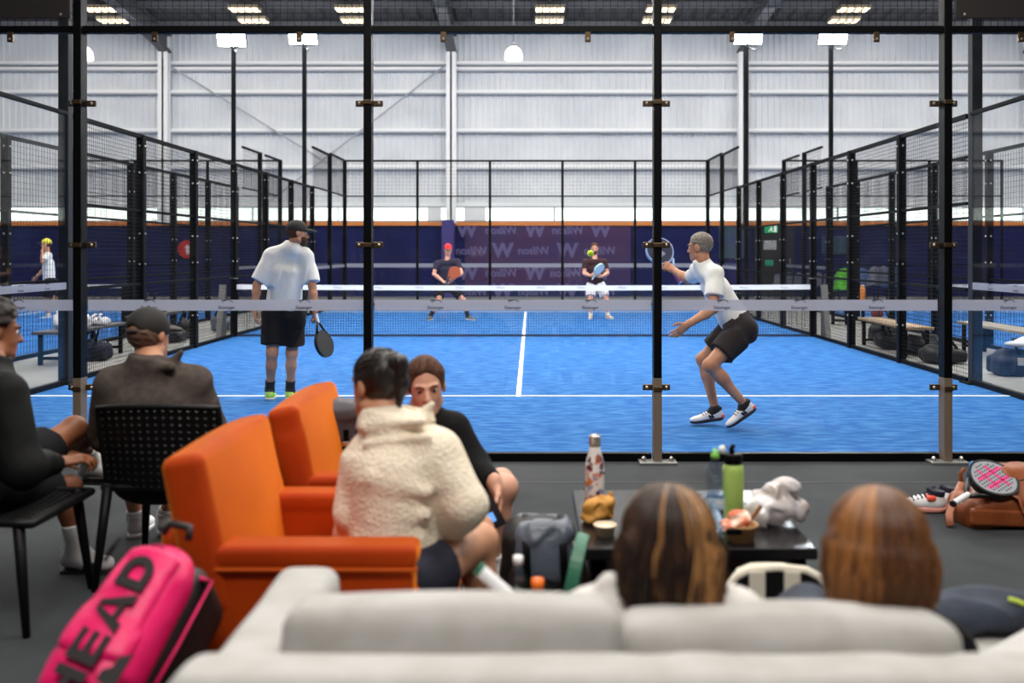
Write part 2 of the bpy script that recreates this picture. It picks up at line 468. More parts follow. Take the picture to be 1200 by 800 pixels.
# girts of the end wall, purlins, portal frames
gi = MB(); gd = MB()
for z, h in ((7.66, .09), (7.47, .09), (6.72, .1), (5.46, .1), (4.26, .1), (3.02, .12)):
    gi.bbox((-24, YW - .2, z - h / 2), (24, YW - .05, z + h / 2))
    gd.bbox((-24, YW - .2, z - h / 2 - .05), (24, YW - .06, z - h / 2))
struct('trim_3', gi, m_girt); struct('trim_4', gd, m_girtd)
cols_x = (-11.8, -2.46, 7.03, 16.4)
for i, x in enumerate(cols_x):
    c = MB(); c.bbox((x - .16, YW - .5, 2.4), (x + .16, YW - .47, 7.95)); c.bbox((x - .16, YW - .24, 2.4), (x + .16, YW - .2, 7.95)); c.bbox((x - .03, YW - .5, 2.4), (x + .03, YW - .2, 7.95))
    struct('column' + ('.%03d' % i if i else ''), c, m_girt)
    r = MB()
    for dz in (0, .55):
        ya, yb = YW - .1, -9
        r.add([(x - .16, ya, roof_z(ya) - .06 - dz), (x + .16, ya, roof_z(ya) - .06 - dz), (x + .16, yb, roof_z(yb) - .06 - dz), (x - .16, yb, roof_z(yb) - .06 - dz),
               (x - .16, ya, roof_z(ya) - .1 - dz), (x + .16, ya, roof_z(ya) - .1 - dz), (x + .16, yb, roof_z(yb) - .1 - dz), (x - .16, yb, roof_z(yb) - .1 - dz)],
              [(0, 1, 2, 3), (7, 6, 5, 4), (0, 4, 5, 1), (1, 5, 6, 2), (2, 6, 7, 3), (3, 7, 4, 0)])
    r.add([(x, ya, roof_z(ya) - .08), (x, yb, roof_z(yb) - .08), (x, yb, roof_z(yb) - .66), (x, ya, roof_z(ya) - .66)], [(0, 1, 2, 3)])
    r.add([(x - .12, ya - .4, 7.95), (x + .12, ya - .4, 7.95), (x + .12, ya - .02, 7.95), (x - .12, ya - .02, 7.95), (x - .12, ya - 1.6, roof_z(ya - 1.6) - .6), (x + .12, ya - 1.6, roof_z(ya - 1.6) - .6), (x + .12, ya - .02, 8.1), (x - .12, ya - .02, 8.1)],
          [(0, 1, 2, 3), (4, 5, 6, 7), (0, 1, 5, 4), (1, 2, 6, 5), (2, 3, 7, 6), (3, 0, 4, 7)])
    struct('beam' + ('.%03d' % i if i else ''), r, m_steel)
pu = MB()
for k in range(12):
    y = 24 - k * 1.6; pu.bbox((-24, y - .04, roof_z(y) - .2), (24, y + .04, roof_z(y) - .02))
struct('trim_5', pu, m_steel)
br = MB()
for (xa, za, xb, zb) in ((-2.6, 7.6, -8.4, 3.1), (-11.6, 7.5, -6.4, 4.3)):
    br.tube([(xa, YW - .3, za), (xb, YW - .3, zb)], .03, 6)
struct('trim_6', br, m_girtd)
# clerestory daylight band
wx = [-23.8, -18, -14.6, -11.9, -9, -6.2, -2.6, .9, 4.2, 7, 10.2, 13.4, 16.3, 19.5, 23.8]
for i in range(len(wx) - 1):
    w = thing('window_%d' % (i + 1), None, None, (wx[i], YW, 2.46), kind='structure')
    MB().bbox((wx[i] + .03, YW - .04, 2.46), (wx[i + 1] - .03, YW, 2.97)).build('pane', m_window, w)
    fb = MB(); fb.bbox((wx[i] - .03, YW - .1, 2.46), (wx[i] + .03, YW - .02, 2.97))
    fb.bbox((wx[i], YW - .08, 2.46), (wx[i + 1], YW - .03, 2.5))
    fb.build('frame', m_girtd, w)
# a navy pier and the two pale boards at the foot of the middle column
o = MB().bbox((-2.75, YW - .62, 0), (-2.36, YW - .02, 2.5)).build('column_foot_padding', mat('purple_padding', (62, 52, 122), .7)); o['kind'] = 'structure'
for i, (a, b) in enumerate(((-3.25, -2.8), (-2.05, -1.35))):
    o = MB().rbox(((a + b) / 2, YW - .17, 2.82), (b - a, .04, .66), .01).build('wall_board', mat('board_white', (226, 228, 232), .5))
    tag(o, ('pale board hung %s the column base over the orange strip' % ('on the near side of', 'on the far side of')[i]) if 0 else ('narrow pale board hung just before the middle wall column' if i == 0 else 'wider pale board hung just after the middle wall column'), 'board')

# ------------------------------------------------------------------ roof lights and pendant lamps
names = ('first', 'second', 'third', 'fourth', 'fifth', 'sixth')
for row, yy in enumerate((22.2, 23.1)):
    for i, x in enumerate((-12.7, -8.4, -5.25, .7, 4.0, 9.75)):
        z = roof_z(yy) - .36
        t = thing('louvre_light', 'warm louvred roof light, %s from the end in the row %s the end wall' % (names[i], ('farther from', 'closer to')[row]), 'roof light', (x, yy, z), 'louvred roof lights')
        MB().rbox((x, yy, z + .07), (.9, .5, .1), .02).build('housing', m_louvred, t)
        for k in range(4): MB().bbox((x - .42 + k * .22, yy - .22, z), (x - .42 + k * .22 + .17, yy + .22, z + .022)).build('tube', m_louvre, t)
        fb = MB()
        for k in range(3): fb.bbox((x - .225 + k * .22, yy - .23, z - .03), (x - .205 + k * .22, yy + .23, z + .03))
        fb.build('louvre', m_louvred, t)
        MB().tube([(x, yy, z + .1), (x, yy, roof_z(yy))], .015, 6).build('hanger', m_steel, t)
for i, x in enumerate((-.3, -10.9)):
    y, z = 17.2, 6.2
    t = thing('pendant_lamp', ('white dome pendant lamp hanging over the middle of the court', 'white dome pendant lamp hanging behind the first black post')[i], 'pendant lamp', (x, y, z))
    MB().lathe([(.22, 0), (.225, .08), (.2, .2), (.13, .29), (.06, .33)], 24, RZ(0, (x, y, z))).build('shade', mat('pendant_shade', (255, 252, 246), .4, emit=1.5), t, smooth=True)
    MB().lathe([(.05, .32), (.055, .38), (.03, .43)], 12, RZ(0, (x, y, z))).build('cap', m_steel, t, smooth=True)
    MB().tube([(x, y, z + .42), (x, y, roof_z(y))], .012, 6).build('cord', m_steel, t)

# ------------------------------------------------------------------ logo of the frosted bands (a leaping cat over the maker's lettering)
CAT = [(-.62, .08), (-.5, .2), (-.38, .19), (-.3, .13), (-.1, .17), (.12, .26), (.34, .27), (.5, .2), (.66, .1), (.9, -.08), (.95, -.05), (.72, .17), (.55, .29), (.4, .35), (.15, .36), (-.1, .31), (-.36, .3), (-.52, .32), (-.66, .26), (-.72, .14)]
LEG1 = [(-.34, .16), (-.22, .16), (-.4, -.06), (-.58, -.12), (-.6, -.08), (-.44, .0)]
txt_sl = text_geo('Slazenger', .05, offset=.0006)
def logo(mb, c, x, up, s=1.0):
    """one logo around point c, x = reading direction"""
    y = V(up); x = V(x); nrm = x.cross(y)
    M = frame(V(c), x, y, nrm)
    A = M @ Matrix.Translation((0, .022 * s, 0)) @ Matrix.Scale(.05 * s, 4)
    for poly in (CAT, LEG1): mb.prism(poly, -.01, .01, A)
    mb.add(txt_sl[0], txt_sl[1], M @ Matrix.Translation((0, -.017 * s, 0)) @ Matrix.Scale(.62 * s, 4))
def glass_bay(name, a, b, label, group, top=3.0, band=(1.048, 1.124), mg=None, logos=3, mesh_top=False, face=1, thick=.012, cat='glass panel'):
    a = V((a[0], a[1], 0)); b = V((b[0], b[1], 0)); t = (b - a).normalized(); L = (b - a).length; nrm = V((t.y, -t.x, 0)) * face
    g = thing(name, label, cat, tuple((a + b) / 2), group)
    pb = MB(); h = nrm * thick / 2
    pb.add([a + h + V((0, 0, .05)), b + h + V((0, 0, .05)), b - h + V((0, 0, .05)), a - h + V((0, 0, .05)), a + h + V((0, 0, top)), b + h + V((0, 0, top)), b - h + V((0, 0, top)), a - h + V((0, 0, top))],
           [(0, 1, 5, 4), (2, 3, 7, 6), (4, 5, 6, 7), (3, 2, 1, 0), (1, 2, 6, 5), (3, 0, 4, 7)])
    pb.build('pane', mg or m_glass, g)
    q = nrm * (thick / 2 + .002)
    bb = MB(); bb.add([a + q + V((0, 0, band[0])), b + q + V((0, 0, band[0])), b + q + V((0, 0, band[1])), a + q + V((0, 0, band[1]))], [(0, 1, 2, 3)])
    bo = bb.build('frosted_band', m_band, g)
    for k in range(logos):
        lm = MB(); d = L * (.22 + .28 * k)
        logo(lm, a + t * d + q + nrm * .002 + V((0, 0, (band[0] + band[1]) / 2)), t, (0, 0, 1))
        lm.build('logo', m_logo, bo)
    rl = MB()
    def rail(z0, z1, w):
        ww = nrm * w / 2
        rl.add([a + ww + V((0, 0, z0)), b + ww + V((0, 0, z0)), b - ww + V((0, 0, z0)), a - ww + V((0, 0, z0)), a + ww + V((0, 0, z1)), b + ww + V((0, 0, z1)), b - ww + V((0, 0, z1)), a - ww + V((0, 0, z1))],
               [(0, 1, 5, 4), (2, 3, 7, 6), (4, 5, 6, 7), (3, 2, 1, 0), (1, 2, 6, 5), (3, 0, 4, 7)])
    rail(0, .055, .06)
    rl.build('base_rail', m_black, g)
    return g
def fence_bay(name, a, b, label, group, ztop=3.0, z0=0.0, step=.05, w=.004, rails=(1.04, 2.0), post=.1, post_at='b', cat='fence panel', bolts=True, wires=True):
    a = V((a[0], a[1], 0)); b = V((b[0], b[1], 0)); t = (b - a).normalized(); n = V((t.y, -t.x, 0))
    g = thing(name, label, cat, tuple((a + b) / 2), group)
    def beam(p, q, z, h, d, nm):
        mb = MB(); ww = n * d / 2
        mb.add([p + ww + V((0, 0, z - h / 2)), q + ww + V((0, 0, z - h / 2)), q - ww + V((0, 0, z - h / 2)), p - ww + V((0, 0, z - h / 2)), p + ww + V((0, 0, z + h / 2)), q + ww + V((0, 0, z + h / 2)), q - ww + V((0, 0, z + h / 2)), p - ww + V((0, 0, z + h / 2))],
               [(0, 1, 5, 4), (2, 3, 7, 6), (4, 5, 6, 7), (3, 2, 1, 0), (1, 2, 6, 5), (3, 0, 4, 7)])
        return mb.build(nm, m_fence, g)
    beam(a, b, ztop - .025, .05, .05, 'top_rail')
    for r in rails: beam(a, b, r, .035, .04, 'mid_rail')
    if z0 == 0: beam(a, b, .03, .05, .05, 'bottom_rail')
    pp = b if post_at == 'b' else a
    mb = MB(); mb.rbox((pp.x, pp.y, ztop / 2), (post, post, ztop), .008)
    po = mb.build('post', m_fence, g)
    if bolts:
        bo = MB()
        for z in (.5, 1.3, 1.7, 2.5, 2.85):
            for s in (-1, 1): bo.ball((pp.x - (CAM.x - pp.x) * 0 + s * (post / 2 + .004), pp.y, z), .014, 8)
            bo.ball((pp.x, pp.y - post / 2 - .004, z), .014, 8)
        bo.build('bolt', m_bolt, po)
    if wires: MB().wires((a.x, a.y), (b.x, b.y), z0, ztop - .03, step, w).build('wire_mesh', m_wire, g)
    return g

# ------------------------------------------------------------------ near glass wall of the court (plane y = 0)
PX = (-5, -3, -1, 1, 3, 5)
bay = ('end bay beside the black-jacketed man', 'bay behind the black-capped seated man', 'middle bay behind the talking women', 'bay with the grey-haired player', 'end bay above the leather bag')
for i in range(5):
    glass_bay('court_glazing', (PX[i] + .035, 0), (PX[i + 1] - .035, 0), 'glass panel with frosted band, ' + bay[i], 'near court glass panels')
pl = ('x', 'standing between the two seated men', 'standing behind the woman with dark tied hair', 'standing before the grey-haired player\'s racket', 'standing behind the white shoe on the floor', 'at the corner past the brown leather bag')
for i, x in enumerate(PX):
    if abs(x) == 5: continue
    t = thing('glass_wall_post', 'tall black steel post of the glass wall, ' + pl[i], 'post', (x, -.04, 0), 'glass wall posts')
    MB().rbox((x, -.055, 2.29), (.055, .10, 3.42), .004).build('upright', m_black, t)
    MB().rbox((x, -.055, .3), (.057, .102, .58), .004).build('lower_length', m_post_low, t)  # lower length of the post, coloured brown-grey
    b = MB().rbox((x, -.07, .009), (.26, .16, .018), .004).build('base_plate', m_plate, t)
    q = MB()
    for s in (-1, 1):
        q.lathe([(.016, 0), (.016, .02), (.008, .03)], 8, RZ(0, (x + s * .095, -.09, .018)))
    q.build('anchor_bolt', m_bolt, b)
    for z in (2.49, 1.505, .515):
        c = MB(); c.rbox((x, -.02, z), (.19, .02, .042), .004); c.rbox((x, -.11, z), (.06, .012, .03), .003)
        co = c.build('clamp', m_brass, t)
        q = MB()
        for s in (-1, 1): q.ball((x + s * .068, -.034, z), (.012, .008, .012), 10)
        q.build('clamp_bolt', m_bolt, co)
t = thing('top_beam', 'long black horizontal beam above the near glass panels', 'beam', (0, -.03, 3.0))
MB().rbox((0, -.035, 3.0), (10.1, .06, .048), .004).build('beam_tube', m_black, t)
for i in range(5):
    for f in (.26, .76):
        x = PX[i] + 2 * f
        c = MB().rbox((x, -.06, 2.945), (.04, .02, .07), .004).build('glass_clip', m_brass, t)
        MB().ball((x, -.073, 2.93), (.01, .006, .01), 10).build('clip_bolt', m_bolt, c)
for i in range(5):
    a, b = PX[i] + .03, PX[i + 1] - .03
    t = thing('overhead_mesh', 'black wire mesh over the beam, ' + bay[i], 'mesh panel', ((a + b) / 2, 0, 3.5), 'overhead mesh panels')
    MB().wires((a, -.02), (b, -.02), 3.02, 4.0, .05, .0035).build('wire_mesh', m_wire, t)
    MB().rbox(((a + b) / 2, -.02, 4.0), (b - a, .04, .04), .004).build('top_rail', m_black, t)
for i, (a, b) in enumerate(((-4.9, -3.06), (3.06, 4.9))):
    t = thing('black_banner', ('black blank banner fixed on the mesh above the seated men', 'black blank banner fixed on the mesh above the leather bag')[i], 'banner', ((a + b) / 2, -.08, 3.08))
    MB().rbox(((a + b) / 2, -.075, 3.52), (b - a, .02, .9), .004).build('sheet', mat('banner_brown_black', (22, 17, 16), .6), t)
    for k in range(4):
        x = a + .06 + k * (b - a - .12) / 3; MB().ball((x, -.09, 3.095), (.012, .006, .012), 10).build('screw', m_bolt, t)

# ------------------------------------------------------------------ side walls of the court
ordn = ('first', 'second', 'third', 'fourth', 'fifth', 'sixth')
for s, side in ((-1, 'on the capped player\'s side'), (1, 'on the grey-haired player\'s side')):
    X = 5.0 * s
    for k, (y0, y1) in enumerate(((.04, 2), (2, 3.92))):
        glass_bay('side_glazing', (X, y0) if s < 0 else (X, y1), (X, y1) if s < 0 else (X, y0), 'clear side glass of the court %s, %s from the camera' % (side, ordn[k]), 'side glass panels', mg=m_glass_side, face=1, logos=3)
    tr = MB().rbox((X, 2, 2.985), (.05, 3.9, .04), .004).build('side_glass_rail', m_fence); tag(tr, 'black rail on top of the clear side glass ' + side, 'rail')
    for k in range(6):
        y0 = 4 + 2 * k
        fence_bay('mesh_fence', (X, y0 + .05), (X, y0 + 2), 'black mesh fence bay %s, %s from the glass' % (side, ordn[k]), 'court side mesh panels', step=.05)
    for k in range(2):
        y0 = 16 + 2 * k
        a, b = (X, y0 + .05), (X, y0 + 1.95)
        glass_bay('side_glazing', a if s < 0 else b, b if s < 0 else a, 'clear side glass beyond the net %s, %s after the mesh' % (side, ordn[k]), 'far side glass panels', mg=m_glass_far, face=1, logos=0)
        fence_bay('mesh_fence', (X, y0 + .05), (X, y0 + 2), 'tall mesh over side glass %s, %s after the mesh fence' % (side, ordn[k]), 'far corner mesh panels', ztop=4.0 if k else 3.95, z0=3.0, rails=(3.0,), step=.06, bolts=False)
# far end of the court
FX = (-5, -3, -1, 1, 3, 5)
fl = ('corner bay near the capped player', 'bay behind the red-capped player', 'middle bay', 'bay behind the white shorts', 'corner bay near the grey-haired player')
for i in range(5):
    glass_bay('end_glazing', (FX[i] + .04, 20), (FX[i + 1] - .04, 20), 'clear glass at the far court end, ' + fl[i], 'far end glass panels', mg=m_glass_far, logos=0, band=(1.04, 1.15), face=1)
    fence_bay('end_fence', (FX[i], 20.03), (FX[i + 1], 20.03), 'black mesh over the far end glass, ' + fl[i], 'far end mesh panels', ztop=4.0, z0=3.0, rails=(3.0,), step=.1, w=.004, post=.07, bolts=False)
# neighbouring courts
for s, X, side in ((-1, -6.78, 'beyond the capped player'), (1, 7.1, 'beyond the grey-haired player')):
    XO = X + s * 10.0
    for k in range(6):
        y0 = 4 + 2 * k
        fence_bay('neighbour_fence', (X, y0 + .05), (X, y0 + 2), 'mesh fence bay of the next court %s, %s from the camera' % (side, ordn[k]), 'next court mesh panels', step=.08, w=.004)
    for k in range(2):
        y0 = 16 + 2 * k
        a, b = (X, y0 + .05), (X, y0 + 1.95)
        glass_bay('neighbour_glazing', a, b, 'side glass of the next court %s, %s beyond its net' % (side, ordn[k]), 'next court glass panels', mg=m_glass_far, face=1, logos=0)
        fence_bay('neighbour_fence', (X, y0 + .5), (X, y0 + 2), 'tall mesh of the next court %s, %s beyond its net' % (side, ordn[k]), 'next court tall mesh panels', ztop=4.0, z0=3.0, rails=(3.0,), step=.1, bolts=False)
    for k in range(3):
        a = (X + s * 2 * k, 20); b = (X + s * (2 * k + 2), 20)
        fence_bay('neighbour_end_fence', a, b, 'end fence bay of the next court %s, %s from its corner' % (side, ordn[k]), 'next court end panels', ztop=4.0, z0=3.0, rails=(3.0, 1.1), step=.1, post=.07, bolts=False)
    t = thing('neighbour_net', 'white-taped net of the next court ' + side, 'net', (X + s * 5, 10, 0))
    MB().bbox((X + s * .1, 9.985, .84), (XO, 10.015, .9)).build('tape', m_tape, t)
    MB().wires((X + s * .1, 10), (XO, 10), .02, .84, .08, .004).build('netting', m_net, t)
    MB().rbox((X + s * .1, 10, .46), (.1, .1, .92), .01).build('post', m_fence, t)
# ------------------------------------------------------------------ net of this court
t = thing('padel_net', 'long court net with white top tape across the blue court', 'net', (0, 10, 0))
tp = MB()
N = 20
for i in range(N):
    x0, x1 = -5.0 + 10.0 * i / N, -5.0 + 10.0 * (i + 1) / N
    sag = lambda x: .90 - .02 * (1 - (x / 5) ** 2)
    for dy in (-.012, .012):
        tp.add([(x0, 10 + dy, sag(x0) - .085), (x1, 10 + dy, sag(x1) - .085), (x1, 10 + dy, sag(x1)), (x0, 10 + dy, sag(x0))], [(0, 1, 2, 3)])
    tp.add([(x0, 9.988, sag(x0)), (x1, 9.988, sag(x1)), (x1, 10.012, sag(x1)), (x0, 10.012, sag(x0))], [(0, 1, 2, 3)])
to = tp.build('top_tape', m_tape, t)
for k in range(14):
    lg = text_geo('Wilson', .05); lm = MB(); lm.add(lg[0], lg[1], frame(V((-4.6 + k * .7, 9.984, .845)), V((1, 0, 0)), V((0, 0, 1)), V((0, -1, 0))))
    lm.build('tape_lettering', mat('tape_grey', (150, 155, 165), .6), to)
MB().wires((-5, 10), (5, 10), .0, .82, .045, .0045).build('netting', m_net, t)
MB().bbox((-5, 9.99, 0.005), (5, 10.01, .035)).build('bottom_cord', mat('net_hem', (30, 36, 60), .7), t)
for s in (-1, 1):
    p = MB().rbox((s * 5.0, 10, .5), (.1, .12, 1.0), .012).build('post', m_fence, t)
    MB().rbox((s * 5.0, 10, 1.005), (.11, .13, .02), .004).build('cap', m_plate, p)
    fo = MB(); fo.add([(s * 5.1, 9.9, 0), (s * 5.1, 9.9, .9), (s * 5.1, 9.94, .9), (s * 5.14, 9.7, 0), (s * 5.22, 9.9, 0), (s * 5.22, 9.9, .9), (s * 5.22, 9.94, .9), (s * 5.22, 9.7, 0)],
                      [(0, 1, 5, 4), (0, 3, 1), (4, 5, 7), (3, 7, 5, 1), (0, 4, 7, 3)])
    fo.build('brace_plate', m_wood2 if 0 else m_plate, t)

# ------------------------------------------------------------------ flood light masts
masts = ((-5.03, 3.98, 6.5, 'wide grey light mast at the end of the side glass, behind the seated men', .115), (5.05, 3.98, 6.5, 'wide grey light mast at the end of the side glass, past the leather bag', .115),
         (-5.18, 16, 6.3, 'flood light mast standing behind the capped player', .09), (5.18, 16, 6.3, 'flood light mast standing just behind the grey-haired player', .09),
         (-6.84, 16, 6.25, 'flood light mast of the next court, beyond the capped player', .09), (7.16, 16, 6.3, 'flood light mast of the next court, beyond the grey-haired player', .09))
m_mast = mat('mast_grey', (36, 39, 44), .5, spec=.2)
for i, (x, y, h, lb, w) in enumerate(masts):
    t = thing('light_mast', lb, 'light mast', (x, y, 0), 'light masts')
    MB().rbox((x, y, h / 2), (w, w, h), .008).build('pole', m_mast if i < 2 else m_fence, t)
    MB().rbox((x, y, .01), (.25, .25, .02), .004).build('base_plate', m_fence, t)
    MB().rbox((x, y, h + .02), (.5, .05, .05), .008).build('cross_arm', m_fence, t)
    for s in (-1, 1):
        hx = x + s * .17
        M = Matrix.Translation((hx, y - .06 * (1 if i > 1 else -1), h + .06)) @ Matrix.Rotation(0 if i > 1 else PI, 4, 'Z') @ Matrix.Rotation(.4, 4, 'X')
        hd = MB().rbox((0, 0, .12), (.32, .12, .32), .02, M).build('lamp_housing', m_fence, t)
        MB().rbox((0, -.065, .12), (.29, .012, .29), .004, M).build('lamp_lens', m_flood, hd)
    MB().tube([(x, y, h), (x + .1, y - .15, h - .12), (x + .16, y - .3, h - .16)], .02, 6).build('bracket', m_fence, t)

# ------------------------------------------------------------------ end wall: maker's banner seen from behind, door, signs, seats
t = thing('sponsor_banner', 'purple banner with reversed pale lettering on the navy end wall', 'banner', (.4, YW - .12, 0))
BX0, BX1 = -2.04, 3.4
MB().rbox(((BX0 + BX1) / 2, YW - .06, 1.32), (BX1 - BX0, .03, 2.0), .004).build('cloth', mat('banner_purple', (62, 28, 78), .7, rgb2=(44, 30, 84), vs=.7), t)
m_blet = mat('banner_lettering', (92, 84, 132), .7)
tw = text_geo('Wilson', .36, shear=.25, offset=.012); tW = text_geo('W', .62, offset=.03)
def put(geo, px, py, sc=1.0):
    p = P(px, py, 31.85); mb = MB(); mb.add(geo[0], geo[1], frame(V((p.x, YW - .082, p.z)), V((-sc, 0, 0)), V((0, 0, sc)), V((0, -1, 0))))
    mb.build('lettering', m_blet, t)
for py, items in ((270, (('W', 547), ('t', 588), ('W', 627), ('t', 666), ('W', 704))), (294, (('t', 553), ('W', 589), ('t', 626), ('W', 665), ('t', 704))), (320, (('W', 548), ('t', 588), ('W', 627), ('t', 664), ('W', 704))), (342, (('t', 553), ('W', 589), ('t', 626), ('W', 665), ('t', 704)))):
    for k, px in items: put(tW if k == 'W' else tw, px, py)
d = P(908, 300, 31.85)
t = thing('door_1', None, None, (d.x, YW - .08, 0), kind='structure')
MB().rbox((d.x, YW - .06, 1.15), (1.3, .08, 2.3), .01).build('leaf', mat('door_black', (26, 24, 28), .5), t)
MB().tube([(d.x + .5, YW - .14, 1.0), (d.x + .5, YW - .14, 1.25)], .02, 8).build('handle', m_plate, t)
m_exit = mat('exit_green', (20, 160, 100), .5, emit=.5)
m_exitw = mat('exit_white', (240, 250, 244), .5, emit=.5)
def exit_sign(px, py, label, w=.42, h=.26):
    p = P(px, py, 31.6)
    t = thing('exit_sign', label, 'sign', (p.x, YW - .14, p.z))
    MB().rbox((p.x, YW - .15, p.z), (w, .06, h), .008).build('box', m_exit, t)
    mb = MB()   # running figure and door
    M = frame(V((p.x, YW - .184, p.z)), V((1, 0, 0)), V((0, 0, 1)), V((0, -1, 0)))
    mb.ball((-.01, .075, 0), (.02, .02, .004), 10, M)
    mb.prism([(-.05, .03), (.02, .05), (.04, .02), (.0, -.02), (.05, -.05), (.04, -.1), (.02, -.1), (.02, -.06), (-.03, -.04), (-.08, -.09), (-.1, -.08), (-.04, .0)], 0, .003, M)
    mb.prism([(.08, -.1), (.17, -.1), (.17, .1), (.08, .1)], 0, .003, M)
    mb.build('pictogram', m_exitw, t)
exit_sign(906, 268, 'green exit sign with running figure above the black door')
exit_sign(151, 268, 'green exit sign on the navy end wall beyond the capped player', .3, .3)
p = P(904, 287, 31.7); t = tag(MB().rbox((p.x, YW - .115, p.z), (.42, .01, .3), .003).build('door_notice', mat('notice_white', (205, 208, 214), .6, rgb2=(150, 154, 164), vs=14)), 'white printed notice stuck on the black door', 'notice')
p = P(903, 308, 31.7); t = tag(MB().rbox((p.x, YW - .115, p.z), (.28, .01, .2), .003).build('door_notice', mat('notice_green', (30, 150, 120), .6)), 'small green notice stuck on the black door', 'notice')
p = P(215, 292, 31.6)
t = thing('round_sign', 'round red sign with a white figure on the navy end wall', 'sign', (p.x, YW - .1, p.z))
Mr = frame(V((p.x, YW - .06, p.z)), V((1, 0, 0)), V((0, 0, 1)), V((0, -1, 0)))
MB().lathe([(.3, 0), (.3, .03), (.28, .04)], 32, Mr).build('disc', mat('sign_red', (190, 44, 44), .5), t)
mb = MB(); mb.ball((.02, .08, .04), (.07, .07, .004), 14, Mr); mb.prism([(-.05, .03), (.09, .03), (.09, -.16), (-.02, -.16), (-.02, -.04)], .04, .046, Mr); mb.build('figure', mat('sign_white', (225, 225, 228), .5), t)
# dull green notice boards on the end wall and a row of shell chairs
for i, (px, py, w, h) in enumerate(((862, 283, 1.0, 1.1), (982, 287, .9, .6))):
    p = P(px, py, 31.7); o = MB().rbox((p.x, YW - .06, p.z), (w, .04, h), .01).build('notice_board', mat('board_green', (40, 78, 84), .6, rgb2=(48, 66, 104), vs=1.2)); tag(o, ('tall dull green notice board next to the black door', 'small dull green notice board past the black door')[i], 'notice board')
m_seatg = mat('chair_grey', (120, 124, 140), .5); m_seatgreen = mat('chair_green', (96, 190, 50), .5); m_seatb = mat('chair_blue', (70, 96, 150), .5)
def shell_chair(x, y, rz, m, label, s=1.0, group=None, wx=1.0):
    t = thing('shell_chair', label, 'chair', (x, y, 0), group)
    M = RZ(rz, (x, y, 0)) @ Matrix.Scale(s, 4) @ Matrix.Scale(wx, 4, V((1, 0, 0)))
    def sh(u, v):
        a = (u - .5) * 2; wv = .21 * (1 - .12 * v) if v < .8 else .19 * math.sqrt(max(0, 1 - ((v - .8) / .2) ** 2) ) + .02
        if v < .5: yy, zz = .22 - v * .8, .44 - .04 * math.sin(v * 2 * PI) 
        else: yy, zz = -.18 - (v - .5) * .22, .44 + (v - .5) * .82
        return M @ V((a * wv, yy - .0 * a, zz + .03 * a * a * (1 if v < .5 else 0) ))
    sb = MB(); sb.grid(sh, 8, 20); sb.build('seat_shell', m, t, smooth=True, solid=.014)
    for i in (-1, 1):
        for j in (-1, 1): MB().tube([M @ V((i * .15, j * .13, .43)), M @ V((i * .19, j * .19, 0))], .012, 6).build('leg', m_fence, t)
for k in range(7):
    p = P(908 + k * 11.5, 330, 29.6)
    shell_chair(p.x, p.y, .2, m_seatg, 'grey shell chair in the row behind the far fence, %s from the black door' % (ordn[k] if k < 6 else 'last'), 1.0, 'grey chairs behind the far fence', .66)
for k, (px, z, m, lb, rz) in enumerate(((980, 24.0, m_seatgreen, 'bright green shell chair turned sideways beyond the fence', 2.2), (998, 24.6, m_seatb, 'dusty blue shell chair turned sideways beside the green one', 2.0), (1012, 27.5, m_seatg, 'grey shell chair behind the orange bottle', 1.8), (1026, 28.0, m_seatg, 'grey shell chair two places past the green one', .3), (1042, 26.5, m_seatb, 'blue-grey shell chair farthest from the black door', 2.2))):
    p = P(px, 330, z); shell_chair(p.x, p.y, rz, m, lb, 1.25)
# ------------------------------------------------------------------ sofa seen from behind
m_sofa = mat('sofa_linen', (184, 182, 180), .9, rgb2=(170, 167, 163), vs=9, bump=.25, bs=260, sheen=.15, spec=.2)
m_dark = mat('dark_foot', (30, 27, 25), .5)
sofa = thing('sofa', 'light grey fabric sofa seen from behind with two loose back cushions', 'sofa', (.75, -4.75, 0))
SX0, SX1, SY0 = -.49, 1.95, -5.22
S = Soft(.012); S.box(((SX0 + SX1) / 2, SY0 + .08, .43), ((SX1 - SX0) / 2, .08, .325), .05); S.noise = (.002, 14, 3); S.mesh('back_frame', m_sofa, sofa)
for k, x in enumerate((-.405, 1.87)):
    S = Soft(.012); S.box((x, SY0 + .43, .39), (.075, .34, .315), .04); S.noise = (.002, 14, 4 + k); S.mesh('arm', m_sofa, sofa)
S = Soft(.015); S.box((.735, SY0 + .54, .2), (1.06, .46, .12), .02); S.mesh('seat_base', m_sofa, sofa)
for k in range(3):
    S = Soft(.012); S.box((.02 + k * .72, SY0 + .59, .375), (.35, .45, .075), .04, bulge=.012); S.mesh('seat_cushion', m_sofa, sofa)
for k, (xa, xb, h) in enumerate(((-.33, .288, .80), (.292, .912, .775))):
    S = Soft(.01)
    c = ((xa + xb) / 2, SY0 + .235, (h + .46) / 2); a = -.10
    fr = [[1, 0, 0], [0, math.cos(a), math.sin(a)], [0, -math.sin(a), math.cos(a)]]
    S.box(c, ((xb - xa) / 2, .075, (h - .46) / 2), .035, fr, bulge=.016)
    S.noise = (.004, 10, 11 + k); S.mesh('back_cushion', m_sofa, sofa)
for x in (-.4, 1.85):
    for y in (SY0 + .08, SY0 + .9): MB().lathe([(.018, 0), (.026, .1)], 12, RZ(0, (x, y, 0))).build('foot', m_dark, sofa)
S = Soft(.012)
fr = rows(frame(V((0, 0, 0)), V((.8, 0, .6)), V((0, 1, 0)), V((-.6, 0, .8))))
S.box((1.28, SY0 + .5, .525), (.22, .2, .05), .04, [[.88, 0, .47], [0, 1, 0], [-.47, 0, .88]], bulge=.03)
tag(S.mesh('throw_pillow', mat('pillow_pale', (186, 184, 182), .9)), 'pale throw pillow lying tilted on the free end of the sofa seat', 'pillow')

